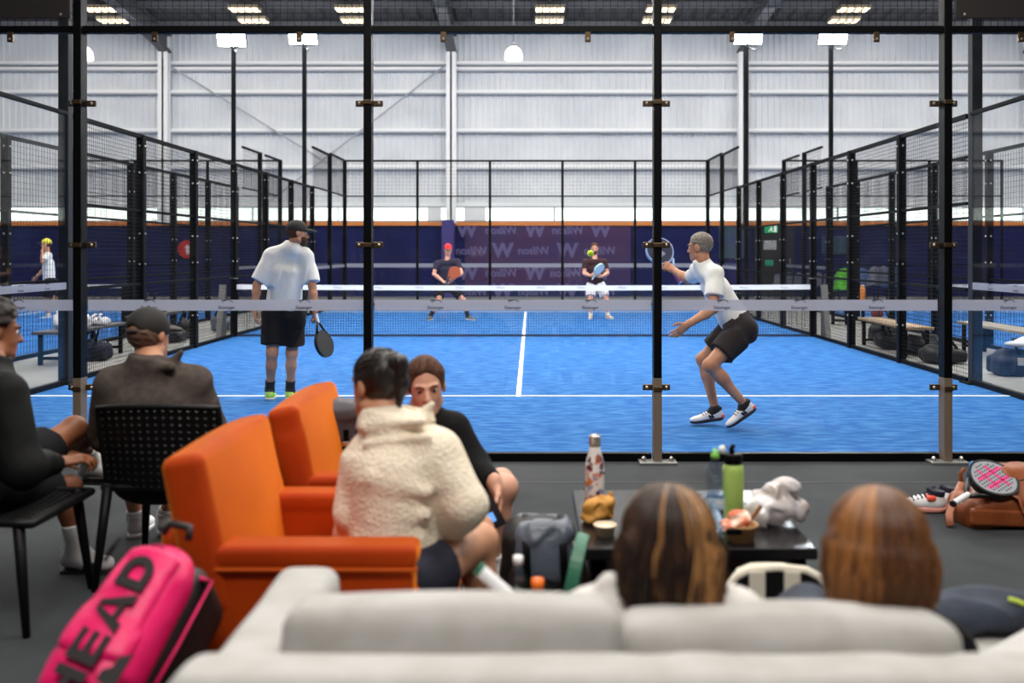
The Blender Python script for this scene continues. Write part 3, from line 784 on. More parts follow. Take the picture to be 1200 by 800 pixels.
# ------------------------------------------------------------------ velvet armchairs
m_vel = mat('orange_velvet', (172, 58, 4), .7, rgb2=(255, 150, 50) if 0 else (156, 46, 2), vs=3.2, sheen=1.0, spec=.15, bump=.05, bs=300)
m_vel2 = mat('orange_velvet_welt', (190, 78, 14), .6, sheen=.4, spec=.15)
def armchair(cx, y0, label, rz=0.0):
    """faces +x; y0 = near outer face of its near arm"""
    W, D = .74, .70
    t = thing('armchair', label, 'armchair', (cx, y0 + W / 2, 0), 'orange velvet armchairs')
    def world(x, y): return (cx + x, y0 + W / 2 + y)
    for s in (-1, 1):
        x, y = world(.02, s * (W / 2 - .065))
        S = Soft(.009); S.box((x, y, .345), (.335, .056, .24), .012); S.box((x + .002, y, .587), (.345, .064, .032), .022, k=.006)
        S.mesh('arm', m_vel, t)
        w = MB(); w.tube([(x - .33, y - s * -.066, .556), (x + .335, y - s * -.066, .556), (x + .343, y - s * -.05, .554)], .006, 6); w.build('welt', m_vel2, t)
    x, y = world(.02, 0); S = Soft(.012); S.box((x, y, .24), (.33, W / 2 - .12, .11), .02); S.mesh('seat_base', m_vel, t)
    x, y = world(.05, 0); S = Soft(.009); S.box((x, y, .405), (.31, W / 2 - .125, .07), .035, bulge=.02); S.mesh('seat_cushion', m_vel, t)
    x, y = world(-.32, 0); a = .2
    S = Soft(.012); S.box((x, y, .38), (.05, W / 2 - .02, .28), .02); S.mesh('back_frame', m_vel, t)
    fr = [[math.cos(a), 0, math.sin(a)], [0, 1, 0], [-math.sin(a), 0, math.cos(a)]]
    S = Soft(.009); x, y = world(-.262, 0); S.box((x, y, .645), (.062, W / 2 - .005, .232), .028, fr, bulge=.018); S.noise = (.003, 9, 5)
    S.mesh('back_cushion', m_vel, t)
    for i in (-1, 1):
        for j in (-1, 1):
            x, y = world(i * .29 + .02, j * .3); MB().lathe([(.015, 0), (.024, .135)], 12, RZ(0, (x, y, 0))).build('leg', m_dark, t)
    return t
armchair(-.565, -6.8 + 2.755, 'orange velvet armchair with the woman in cream fleece on it')
armchair(-.50, -6.8 + 3.62, 'orange velvet armchair farther from the sofa, dark backpack on it')

for m_ in (m_vel, m_vel2):
    b_ = m_.node_tree.nodes['Principled BSDF']; b_.inputs['Sheen Tint'].default_value = lin((255, 150, 48)); b_.inputs['Sheen Roughness'].default_value = .45
# ------------------------------------------------------------------ woven resin chairs
m_resin = mat('black_resin', (10, 10, 12), .5, spec=.25)
def resin_chair(x0, y0, label, rz=0):
    """left rear corner at x0, y0 (floor), faces +y, then turned by rz"""
    W, D = .54, .54
    cx, cy = x0 + W / 2, y0 + D / 2
    t = thing('resin_chair', label, 'chair', (cx, cy, 0), 'black woven chairs')
    def lattice(fn, nu, nv, hole=.42):
        mb = MB()
        for i in range(nu):
            for j in range(nv):
                off = .5 if j % 2 else 0
                u0, u1 = (i) / nu, (i + 1) / nu; v0, v1 = j / nv, (j + 1) / nv
                um, vm = (u0 + u1) / 2, (v0 + v1) / 2
                outer = [(u0, v0), (u1, v0), (u1, v1), (u0, v1)]
                inner = [(um, vm - (vm - v0) * hole * 1.2), (um + (u1 - um) * hole * 1.3, vm), (um, vm + (v1 - vm) * hole * 1.2), (um - (um - u0) * hole * 1.3, vm)]
                pts = [fn(*q) for q in outer] + [fn(*q) for q in inner]
                mb.add(pts, [(0, 1, 4), (1, 5, 4), (1, 2, 5), (2, 6, 5), (2, 3, 6), (3, 7, 6), (3, 0, 7), (0, 4, 7)])
        return mb
    def back(u, v):
        a = (u - .5) * 2; w = W / 2 - .02 + .01 * v
        return V((cx + a * w, cy - D / 2 + .03 - .06 * v + .055 * (a * a) * (1 - .3 * v), .43 + v * .355 + .012 * (1 - a * a) * v))
    def seat(u, v):
        a = (u - .5) * 2
        return V((cx + a * (W / 2 - .02), cy - D / 2 + .05 + v * (D - .04), .435 - .025 * (1 - a * a) * math.sin(PI * min(1, v * 1.1)) - .012 * v * v))
    lattice(back, 15, 12).build('backrest', m_resin, t, solid=.007)
    lattice(seat, 15, 14).build('seat', m_resin, t, solid=.007)
    rim = MB(); pts = [back(0, k / 8) for k in range(9)] + [back(k / 10, 1) for k in range(1, 10)] + [back(1, 1 - k / 8) for k in range(9)]
    rim.tube(pts, .014, 8); rim.build('back_rim', m_resin, t, smooth=True)
    rim = MB(); pts = [seat(0, k / 8) for k in range(9)] + [seat(k / 8, 1) for k in range(1, 8)] + [seat(1, 1 - k / 8) for k in range(9)]
    rim.tube(pts, .018, 8); rim.tube([seat(k / 8, 0) for k in range(9)], .016, 8); rim.build('seat_rim', m_resin, t, smooth=True)
    for i in (-1, 1):
        for j in (-1, 1):
            top = V((cx + i * (W / 2 - .035), cy + j * (D / 2 - .05), .44)); bot = V((cx + i * (W / 2 + .0), cy + j * (D / 2 + .0), 0))
            MB().tube([top, top.lerp(bot, .5), bot], [.023, .02, .014], 10).build('leg', m_resin, t, smooth=True)
    t.rotation_euler = (0, 0, rz)
    return t
resin_chair(-2.32, -6.8 + 3.675, 'black woven resin chair of the man in the black jacket', -PI / 2)
resin_chair(-1.745, -6.8 + 4.17, 'black woven resin chair of the man in the black cap')

# ------------------------------------------------------------------ coffee table and what stands on it
m_table = mat('table_black', (20, 19, 20), .24, spec=.3)
m_tside = mat('table_side', (46, 32, 26), .4)
TX0, TX1, TY0, TY1, TH = .30, 1.10, -6.8 + 3.30, -6.8 + 4.12, .45
t = thing('coffee_table', 'glossy black low coffee table cluttered with bottles and food', 'table', ((TX0 + TX1) / 2, (TY0 + TY1) / 2, 0))
MB().rbox(((TX0 + TX1) / 2, (TY0 + TY1) / 2, TH - .02), (TX1 - TX0, TY1 - TY0, .04), .006).build('table_top', m_table, t)
MB().rbox(((TX0 + TX1) / 2, (TY0 + TY1) / 2, TH - .1), (TX1 - TX0 - .06, TY1 - TY0 - .06, .12), .006).build('apron', m_tside, t)
for x in (TX0 + .06, TX1 - .06):
    for y in (TY0 + .06, TY1 - .06): MB().rbox((x, y, (TH - .04) / 2), (.06, .06, TH - .04), .006).build('leg', m_tside, t)
def at(px, py, h=TH): return PF(px, py, h)
# patterned steel bottle
p = at(697, 601); t = thing('water_bottle', 'white steel bottle with terrazzo pattern on the coffee table', 'bottle', tuple(p))
M = RZ(0, tuple(p))
def flecks(c, prof_r, z0, z1, mb, rnd, n):
    pass
MB().lathe([(.034, 0), (.037, .006), (.037, .17), (.034, .2), (.022, .245), (.02, .262)], 28, M).build('body', mat('bottle_white', (232, 226, 224), .35), t, smooth=True)
MB().lathe([(.0215, .258), (.0225, .262), (.0225, .295), (.02, .302), (.001, .303)], 24, M).build('cap', mat('cap_steel', (200, 190, 180), .25, metal=.9), t, smooth=True)
rnd = random.Random(4)
def rad(z): return .0375 if z < .17 else (.0375 - (z - .17) * .115 if z < .2 else .034 - (z - .2) * .26)
fcol = [(196, 112, 40), (92, 110, 160), (120, 40, 44), (214, 140, 120), (60, 50, 70), (150, 160, 190)]
fb_ = MB()
for ci, c in enumerate(fcol):
    mb = fb_; mb.cur = ci
    for k in range(14):
        z = .02 + rnd.random() * .21; a = -PI / 2 + (rnd.random() - .5) * 6; sz = .006 + rnd.random() * .011; tilt = rnd.random() * 3
        pts = []
        for q in range(9):
            w = 2 * PI * q / 9; r_ = sz * (1 + .3 * math.sin(q * 2.3 + k)); du, dz = r_ * math.cos(w), r_ * .65 * math.sin(w)
            du, dz = du * math.cos(tilt) - dz * math.sin(tilt), du * math.sin(tilt) + dz * math.cos(tilt)
            zz = z + dz; R = rad(zz) + .0007; aa = a + du / R; pts.append((R * math.cos(aa), R * math.sin(aa), zz))
        mb.add(pts, [tuple(range(9))], M)
fb_.build('terrazzo_pattern', [mat('fleck_%d' % ci, c, .4) for ci, c in enumerate(fcol)], t)
# crumpled paper bag
p = at(699, 612); S = Soft(.005)
S.ell(p + V((0, 0, .045)), (.055, .05, .05)); S.ell(p + V((.03, 0, .075)), (.04, .035, .035), k=.01); S.ell(p + V((-.025, -.01, .02)), (.03, .035, .02), k=.01)
S.noise = (.009, 75, 3)
tag(S.mesh('paper_bag', mat('kraft_crumple', (206, 152, 70), .7, rgb2=(184, 126, 50), vs=20), smooth=False), 'crumpled brown paper bag in front of the patterned bottle', 'paper bag')
# shallow paper cup
p = at(709, 627); t = thing('paper_tub', 'small pale paper tub beside the crumpled brown bag', 'tub', tuple(p))
M = RZ(0, tuple(p))
MB().lathe([(.03, 0), (.038, .035), (.041, .036), (.041, .04), (.036, .038), (.028, .006), (.001, .006)], 28, M).build('cup', mat('tub_kraft', (216, 196, 168), .6), t, smooth=True)
MB().lathe([(.0365, .030), (.001, .031)], 24, M).build('filling', mat('tub_cream', (236, 222, 196), .5), t)
# clear water bottle
m_pet = glass_mat('clear_plastic', tint=(.74, .82, .90), refl=3)
m_water = mat('bottle_water', (225, 236, 246), .05, trans=1.0)
p = at(838, 622); t = thing('plastic_bottle', 'clear plastic water bottle with open flip lid next to green bottle', 'bottle', tuple(p)); M = RZ(.4, tuple(p))
prof = [(.028, 0), (.033, .004)]
for k in range(9): prof += [(.033, .012 + k * .019), (.0312, .021 + k * .019)]
prof += [(.033, .19), (.031, .215), (.02, .245), (.013, .257), (.013, .272)]
MB().lathe(prof, 28, M).build('body', m_pet, t, smooth=True)
MB().lathe([(.029, .003), (.0305, .01), (.0305, .11), (.001, .11)], 24, M).build('water', m_water, t, smooth=True)
MB().lathe([(.0335, .085), (.0335, .125)], 28, M, caps=False).build('label', mat('label_blue', (120, 176, 224), .4, rgb2=(214, 230, 240), vs=30), t, smooth=True)
MB().lathe([(.0155, .262), (.0155, .278), (.009, .284), (.008, .296), (.001, .297)], 20, M).build('cap', mat('cap_green', (130, 200, 90), .4), t, smooth=True)
MB().ball((p.x + .026, p.y, p.z + .294), (.014, .014, .016), 12).build('flip_lid', mat('lid_clear', (225, 232, 238), .3), t, smooth=True)
# lime green bottle
p = at(859, 616); t = thing('water_bottle', 'lime green drinking bottle with black spout lid', 'bottle', tuple(p)); M = RZ(0, tuple(p))
MB().lathe([(.034, 0), (.039, .006), (.039, .205), (.036, .222), (.03, .23), (.029, .233)], 32, M).build('body', mat('bottle_lime', (172, 204, 104), .5), t, smooth=True)
MB().lathe([(.031, .229), (.034, .231), (.034, .262), (.031, .266), (.001, .267)], 28, M).build('lid', m_black, t, smooth=True)
sp = MB(); sp.tube([(p.x - .004, p.y, p.z + .262), (p.x - .006, p.y, p.z + .285), (p.x + .004, p.y, p.z + .298)], [.011, .01, .009], 10); sp.build('spout', m_black, t, smooth=True)
lp = MB(); lp.tube([(p.x - .03, p.y, p.z + .245), (p.x - .046, p.y, p.z + .262), (p.x - .042, p.y, p.z + .285), (p.x - .022, p.y, p.z + .292)], .005, 6); lp.build('carry_loop', m_black, t, smooth=True)
# food tub with paper
p = at(868, 633); t = thing('food_tub', 'kraft paper food tub with orange wrapper leftovers', 'food tub', tuple(p)); M = RZ(0, tuple(p))
MB().lathe([(.045, 0), (.058, .055), (.061, .056), (.06, .06), (.055, .055), (.043, .006), (.001, .006)], 28, M).build('tub', mat('kraft_tub', (190, 146, 98), .6), t, smooth=True)
S = Soft(.004); q = p + V((-.02, -.005, .065)); S.box(q, (.05, .03, .012), .01, [[.9, 0, .3], [0, 1, 0], [-.3, 0, .9]]); S.ell(q + V((.015, .02, .02)), (.04, .03, .02), k=.01); S.noise = (.004, 90, 8)
S.mesh('wrapper', mat('wrapper_orange', (216, 104, 62), .5, rgb2=(240, 214, 196), vs=26, contrast=(.45, .6)), t, smooth=False)
MB().rbox((p.x - .035, p.y - .052, p.z + .045), (.055, .012, .02), .004).build('black_sticker', m_black, t)
mb = MB(); mb.box((0, 0, 0), (.012, .006, .09), frame(p + V((.045, 0, .085)), V((.8, 0, -.6)), V((0, 1, 0)), V((.6, 0, .8)))); mb.build('wooden_spoon', mat('spoon_wood', (150, 96, 50), .6), t)
# plastic bag on white paper
p = at(905, 613); S = Soft(.005)
S.ell(p + V((0, 0, .06)), (.1, .07, .06)); S.ell(p + V((.045, .02, .11)), (.06, .05, .06), k=.03); S.ell(p + V((.1, 0, .05)), (.035, .05, .045), k=.02); S.ell(p + V((-.07, -.03, .03)), (.05, .05, .03), k=.02)
S.noise = (.014, 48, 12)
tag(S.mesh('plastic_bag', mat('bag_white', (226, 226, 232), .22, rgb2=(198, 180, 172), vs=13, contrast=(.3, .7), trans=.25, coat=.5), smooth=False), 'crumpled white plastic bag on the coffee table', 'plastic bag')
mb = MB(); a = at(893, 608); mb.grid(lambda u, v: V((.81 + u * .14 + .02 * v, -3.05 + v * .18 - .08 * u, TH + .002 + .0015 * math.sin(u * 9 + v * 7))), 8, 8)
tag(mb.build('paper_napkin', mat('napkin_white', (238, 238, 242), .8), solid=.002), 'flat white napkin under the crumpled plastic bag', 'napkin')
mb = MB(); mb.grid(lambda u, v: V((.72 + u * .12 + .03 * v, -3.27 + v * .26, TH + .002)), 6, 8)
tag(mb.build('paper_sheet', mat('sheet_white', (232, 234, 240), .4), solid=.0015), 'white paper sheet lying under the clear water bottle', 'paper sheet')

# ------------------------------------------------------------------ bags around the table
m_nyl = mat('nylon_grey', (92, 100, 114), .4, rgb2=(70, 77, 90), vs=7, bump=.25, bs=18)
m_nylk = mat('nylon_black', (13, 13, 15), .6, bump=.2, bs=30)
c = P(633, 640, 3.55); c.z = 0
t = thing('backpack', 'black and slate flap backpack standing between the women and table', 'backpack', (c.x, c.y, 0))
S = Soft(.008); S.box((c.x, c.y, .235), (.13, .11, .235), .05, bulge=.02); S.noise = (.004, 22, 2); S.mesh('body', m_nylk, t)
S = Soft(.007); S.box((c.x + .01, c.y - .075, .375), (.10, .055, .10), .04, bulge=.02); S.box((c.x + .01, c.y - .02, .465), (.10, .09, .022), .02, k=.03); S.noise = (.006, 30, 6); S.mesh('flap', m_nyl, t)
S = Soft(.007); S.box((c.x + .01, c.y - .12, .14), (.095, .035, .11), .03, bulge=.012); S.mesh('front_pocket', m_nylk, t)
for q in (-.055, .075):
    MB().tube([(c.x + q, c.y + .02, .492), (c.x + q, c.y - .1, .478), (c.x + q + .006, c.y - .152, .4), (c.x + q + .01, c.y - .157, .28)], .013, 8, flat=.35).build('strap', m_black, t, smooth=True)
MB().tube([(c.x - .09, c.y - .13, .275), (c.x, c.y - .168, .265), (c.x + .1, c.y - .13, .275)], .004, 6).build('zipper', m_bolt, t)
MB().tube([(c.x + .115, c.y - .1, .43), (c.x + .122, c.y - .12, .40), (c.x + .118, c.y - .12, .38)], .006, 6).build('buckle', m_bolt, t)
# dark grey backpack on the second armchair
c = P(398, 505, 4.26)
t = thing('backpack', 'charcoal roll-top backpack with tan tag on the farther orange armchair', 'backpack', (c.x, c.y, .43))
S = Soft(.007); S.box((c.x, c.y, .6), (.095, .085, .165), .04, bulge=.02); S.noise = (.004, 25, 4); S.mesh('body', m_nylk, t)
S = Soft(.007); S.box((c.x, c.y - .02, .765), (.10, .095, .04), .03, bulge=.012); S.box((c.x + .01, c.y - .1, .7), (.08, .018, .06), .015); S.noise = (.004, 25, 9); S.mesh('flap', mat('nylon_charcoal', (66, 64, 70), .6), t)
MB().rbox((c.x - .02, c.y - .118, .752), (.034, .006, .022), .003).build('leather_tag', mat('tan_leather', (176, 104, 58), .6), t)
MB().tube([(c.x + .05, c.y - .118, .7), (c.x + .052, c.y - .112, .6), (c.x + .05, c.y - .1, .5)], .012, 8, flat=.35).build('strap', m_black, t)
MB().rbox((c.x + .05, c.y - .122, .64), (.03, .01, .02), .003).build('buckle', m_bolt, t)
MB().rbox((c.x - .06, c.y - .104, .66), (.05, .014, .04), .004).build('side_patch', mat('patch_brown', (150, 84, 34), .6), t)

# pink racket bag
m_pink = mat('bag_pink', (232, 22, 104), .45, rgb2=(214, 14, 92), vs=8, bump=.3, bs=16, spec=.4)
T = P(206, 622, 2.60); B = P(66, 838, 2.22)
ya = (T - B).normalized(); nz = V((-.12, -.72, .62))
xa, ya, za = ortho(ya, nz)
mid = (T + B) / 2
t = thing('racket_bag', 'bright pink racket bag with large black lettering leaning on armchair', 'racket bag', (mid.x, mid.y, 0))
Mb = frame(mid, xa, ya, za); fr = rows(Mb)
Lh = (T - B).length / 2
mid0 = mid
S = Soft(.008)
S.cap(mid - ya * (Lh - .13) - za * .05, mid + ya * (Lh - .09) - za * .05, .088, .064, k=.02, wide=1.3, ax=xa); S.box(mid - za * .03 - ya * .04, (.100, Lh - .06, .05), .045, fr, k=.05)
S.mesh('main_compartment', m_pink, t)
S = Soft(.008); S.box(mid + za * -.17 + xa * .0 + ya * -.02, (.115, Lh - .02, .12), .06, fr, bulge=.012); S.box(mid + za * -.3 + xa * .0 + ya * -.12, (.10, Lh - .06, .12), .06, fr, k=.06); S.mesh('rear_compartment', mat('bag_black', (14, 14, 16), .55), t)
mid = mid - za * .033
S = Soft(.007); S.cap(mid + za * .052 - ya * (Lh - .15), mid + za * .052 + ya * (Lh - .10), .034, .026, k=.02, wide=2.9, ax=xa); S.noise = (.002, 24, 5); S.mesh('front_pocket', m_pink, t)
MB().tube([mid + xa * -.088 + za * .040 + ya * q for q in (-Lh + .16, 0, Lh - .16)] + [mid + xa * -.05 + za * .058 + ya * (Lh - .085), mid + za * .062 + ya * (Lh - .065), mid + xa * .05 + za * .055 + ya * (Lh - .085)], .0045, 6).build('zipper', mat('zip_pink', (150, 10, 70), .5), t)
MB().tube([mid + xa * -.10 + za * .082 + ya * .17, mid + xa * -.092 + za * .095 + ya * .14, mid + xa * -.094 + za * .09 + ya * .10], .006, 6).build('zip_pull', m_black, t)
def letters(mb, M, H=.1, W=.1):
    def q(poly): mb.prism(poly, 0, .004, M)
    s = .024; x = 0
    q([(0, 0), (s, 0), (s, H), (0, H)]); q([(W - s, 0), (W, 0), (W, H), (W - s, H)]); q([(s, H * .4), (W - s, H * .4), (W - s, H * .62), (s, H * .62)])
    x = W * 1.18; E = W * .85
    q([(x, 0), (x + s, 0), (x + s, H), (x, H)])
    for z in (0, .39, .79): q([(x + s, H * z), (x + E, H * z), (x + E, H * (z + .21)), (x + s, H * (z + .21))])
    x += E + W * .1; A = W * 1.15
    q([(x, 0), (x + s * 1.1, 0), (x + A * .5 + s * .0, H), (x + A * .5 - s * .55, H)]); q([(x + A - s * 1.1, 0), (x + A, 0), (x + A * .5 + s * .55, H), (x + A * .5, H)]); q([(x + A * .25, H * .2), (x + A * .75, H * .2), (x + A * .68, H * .38), (x + A * .32, H * .38)])
    x += A + W * .1; D = W
    n = 10; out = [(x, 0), (x + D * .5, 0)] + [(x + D * .5 + D * .5 * math.sin(PI * k / n), H / 2 - H / 2 * math.cos(PI * k / n)) for k in range(1, n)] + [(x + D * .5, H), (x, H)]
    inn = [(x + s, s * .9), (x + D * .5, s * .9)] + [(x + D * .5 + (D * .5 - s) * math.sin(PI * k / n), H / 2 - (H / 2 - s * .9) * math.cos(PI * k / n)) for k in range(1, n)] + [(x + D * .5, H - s * .9), (x + s, H - s * .9)]
    m_ = len(out); vs = [(a, b, z) for z in (0, .004) for a, b in out + inn]
    fs = [(i, (i + 1) % m_, m_ + (i + 1) % m_, m_ + i) for i in range(m_)]; mb.add(vs, fs + [tuple(2 * m_ + i for i in f[::-1]) for f in fs], M)
    return x + D
lm = MB(); LW = .09
Ml = frame(mid + za * .086 + ya * -.262 + xa * .05, ya, -xa, za) @ Matrix(((1, .12, 0, 0), (0, 1, 0, 0), (0, 0, 1, 0), (0, 0, 0, 1)))
letters(lm, Ml, .085, LW); lm.build('lettering', mat('print_black', (18, 12, 16), .5), t)
lm = MB(); lm.prism([(0, 0), (.09, 0), (.075, .03), (.05, .03), (.04, .05), (.015, .05)], 0, .004, frame(mid + za * .097 + ya * -.2 + xa * .135, ya, -xa, za)); lm.build('small_print', mat('print_black', (18, 12, 16), .5), t)
MB().tube([mid + xa * .1 + za * -.03 + ya * (Lh - .08), mid + xa * .125 + za * -.05 + ya * .18, mid + xa * .135 + za * -.05 + ya * 0, mid + xa * .13 + za * -.06 + ya * -.2], .014, 8, flat=.3).build('shoulder_strap', m_pink, t, smooth=True)
MB().tube([mid + xa * -.04 + za * .02 + ya * (Lh - .01), mid + xa * -.03 + za * .03 + ya * (Lh + .02), mid + xa * .03 + za * .03 + ya * (Lh + .02), mid + xa * .04 + za * .02 + ya * (Lh - .01)], .011, 8).build('grab_handle', mat('bag_black', (14, 14, 16), .55), t, smooth=True)

# ------------------------------------------------------------------ rackets
def outline(w, h, n=40):
    """padel racket head, teardrop: y from 0 (throat) to h"""
    pts = []
    for k in range(n):
        a = 2 * PI * k / n; x = math.sin(a); y = -math.cos(a)
        pts.append((w / 2 * x * (1 - .10 * (-y if y < 0 else 0) - .0 * y), h / 2 + h / 2 * y))
    return pts
def racket(label, M, m_rim, m_face, m_grip, m_hole=None, hole_n=5, W=.255, H=.27, thick=.036, prints=None, name='padel_racket', grip_l=.13):
    """origin at the butt of the handle, y along, z normal"""
    t = thing(name, label, 'racket', tuple(M.translation))
    y0 = grip_l + .075; pts = outline(W, H)
    rim = MB(); n = len(pts); inn = [((x) * .9, y0 + H / 2 + (y - H / 2) * .9) for x, y in pts]; out = [(x, y0 + y) for x, y in pts]
    vs = [(x, y, z) for z in (-thick / 2, thick / 2) for x, y in out + inn]
    fs = []
    for i in range(n):
        j = (i + 1) % n
        fs += [(i, n + i, n + j, j), (2 * n + i, 2 * n + j, 3 * n + j, 3 * n + i), (i, j, 2 * n + j, 2 * n + i), (n + i, 3 * n + i, 3 * n + j, n + j)]
    rim.add(vs, fs, M); rim.build('rim', m_rim, t)
    f = MB(); f.prism([(x * .905, y0 + H / 2 + (y - H / 2) * .905) for x, y in pts], -thick * .46, thick * .46, M); fo = f.build('face', m_face, t)
    if m_hole:
        hb = MB()
        for i in range(-hole_n, hole_n + 1):
            for j in range(-hole_n, hole_n + 1):
                x, y = i * W * .43 / hole_n, j * H * .43 / hole_n
                if (x / (W * .38)) ** 2 + (y / (H * .38)) ** 2 < 1:
                    for z in (1,): hb.lathe([(.0052, -.001), (.0052, .001)], 8, M @ Matrix.Translation((x, y0 + H / 2 + y, z * thick * .462)))
        hb.build('face_pattern', m_hole, fo)
    th = MB()
    for s in (-1, 1): th.tube([M @ V((s * W * .26, y0 + .022, 0)), M @ V((s * .03, grip_l + .03, 0)), M @ V((s * .008, grip_l - .01, 0))], [.013, .013, .012], 8)
    th.tube([M @ V((-W * .17, y0 + .012, 0)), M @ V((W * .17, y0 + .012, 0))], .011, 8)
    th.build('throat', m_rim, t, smooth=True)
    g = MB(); g.tube([M @ V((0, k * grip_l / 14, 0)) for k in range(15)], [.0165 if k % 2 else .0152 for k in range(15)], 10); go = g.build('grip', m_grip, t, smooth=True)
    e = MB(); e.tube([M @ V((0, -.008, 0)), M @ V((0, .006, 0))], [.0175, .018], 10); e.build('butt_cap', m_rim, go)
    if prints:
        for k, (poly, m) in enumerate(prints):
            pb = MB(); pb.prism(poly, thick * .455, thick * .475, M @ Matrix.Translation((0, y0 + H / 2, 0))); pb.build('print', m, fo)
    return t
m_pinkp = mat('print_pink', (236, 60, 140), .5); m_greyf = mat('racket_grey', (150, 154, 162), .4); m_rimk = mat('racket_black', (18, 18, 20), .35); m_gripw = mat('grip_white', (232, 232, 234), .6)
# ------------------------------------------------------------------ brown bag group by the corner of the glass
m_lea = mat('leather_brown', (142, 74, 34), .45, rgb2=(118, 58, 26), vs=5, bump=.12, bs=60)
m_lea2 = mat('leather_strap', (150, 88, 58), .5)
bb = P(1185, 600, 5.25); bb.z = 0
t = thing('leather_bag', 'open brown leather duffel bag lying on the grey floor', 'bag', (bb.x, bb.y, 0))
S = Soft(.008)
S.box((bb.x + .06, bb.y + .02, .12), (.36, .14, .10), .07, [[.97, .1, .2], [-.1, 1, 0], [-.2, 0, .97]], bulge=.02); S.box((bb.x + .14, bb.y + .05, .2), (.24, .11, .10), .07, k=.06)
S.noise = (.006, 16, 3); S.mesh('body', m_lea, t)
S = Soft(.007); S.box((bb.x + .04, bb.y - .145, .055), (.33, .02, .045), .014, [[1, .03, -.05], [-.03, 1, 0], [.05, 0, 1]]); S.noise = (.003, 18, 5); S.mesh('base_panel', m_lea, t)
MB().tube([(bb.x - .1, bb.y - .115, .2), (bb.x - .04, bb.y - .16, .17), (bb.x - .02, bb.y - .165, .1), (bb.x + .04, bb.y - .168, .075)], .02, 8, flat=.25).build('strap', m_lea2, t, smooth=True)
MB().tube([(bb.x - .24, bb.y + .06, .2), (bb.x - .3, bb.y + .02, .12), (bb.x - .36, bb.y - .06, .06), (bb.x - .38, bb.y - .12, .012)], .022, 8, flat=.25).build('flap', m_lea2, t, smooth=True)
MB().tube([(bb.x - .22, bb.y + .1, .14), (bb.x - .23, bb.y + .1, .24), (bb.x - .21, bb.y + .09, .27)], .013, 8, flat=.4).build('carry_handle', m_lea2, t, smooth=True)
MB().tube([(bb.x - .2, bb.y - .06, .2), (bb.x + .02, bb.y - .07, .24), (bb.x + .2, bb.y - .06, .3)], .005, 6).build('zipper', m_rimk, t)
bar = lambda a, b, w: [(a[0] - w * (b[1] - a[1]) / math.dist(a, b), a[1] + w * (b[0] - a[0]) / math.dist(a, b)), (b[0] - w * (b[1] - a[1]) / math.dist(a, b), b[1] + w * (b[0] - a[0]) / math.dist(a, b)), (b[0] + w * (b[1] - a[1]) / math.dist(a, b), b[1] - w * (b[0] - a[0]) / math.dist(a, b)), (a[0] + w * (b[1] - a[1]) / math.dist(a, b), a[1] - w * (b[0] - a[0]) / math.dist(a, b))]
butt = P(1117, 590, 5.02); hd = P(1166, 560, 5.2)
xr, yr, zr = ortho(hd - butt, V((.1, -.55, .85)))
racket('grey and pink padel racket with white grip resting on the leather bag', frame(butt, xr, yr, zr), m_rimk, m_greyf, m_gripw, m_rimk, 6, W=.26, H=.27, prints=[(bar((-.03, -.09), (-.03, .1), .011), m_pinkp), (bar((.035, -.09), (.035, .1), .011), m_pinkp), (bar((-.08, .03), (.08, .03), .010), m_pinkp), (bar((-.08, -.035), (.06, -.035), .008), m_pinkp)])
p = P(1144, 552, 5.5); p.z = .01
t = thing('water_bottle', 'bright blue bottle with loop handle standing behind the padel racket', 'bottle', tuple(p)); M = RZ(0, tuple(p))
m_blue = mat('bottle_blue', (52, 134, 216), .35)
MB().lathe([(.04, 0), (.043, .01), (.043, .12), (.04, .15), (.03, .165)], 24, M).build('body', mat('bottle_frost', (150, 196, 230), .3), t, smooth=True)
MB().lathe([(.033, .16), (.034, .165), (.03, .2), (.001, .205)], 24, M).build('cap', m_blue, t, smooth=True)
MB().tube([V(p) + V(q) for q in ((-.033, 0, .185), (-.034, 0, .245), (-.024, 0, .258), (.024, 0, .258), (.034, 0, .245), (.033, 0, .185))], .008, 8).build('loop_handle', m_blue, t, smooth=True)

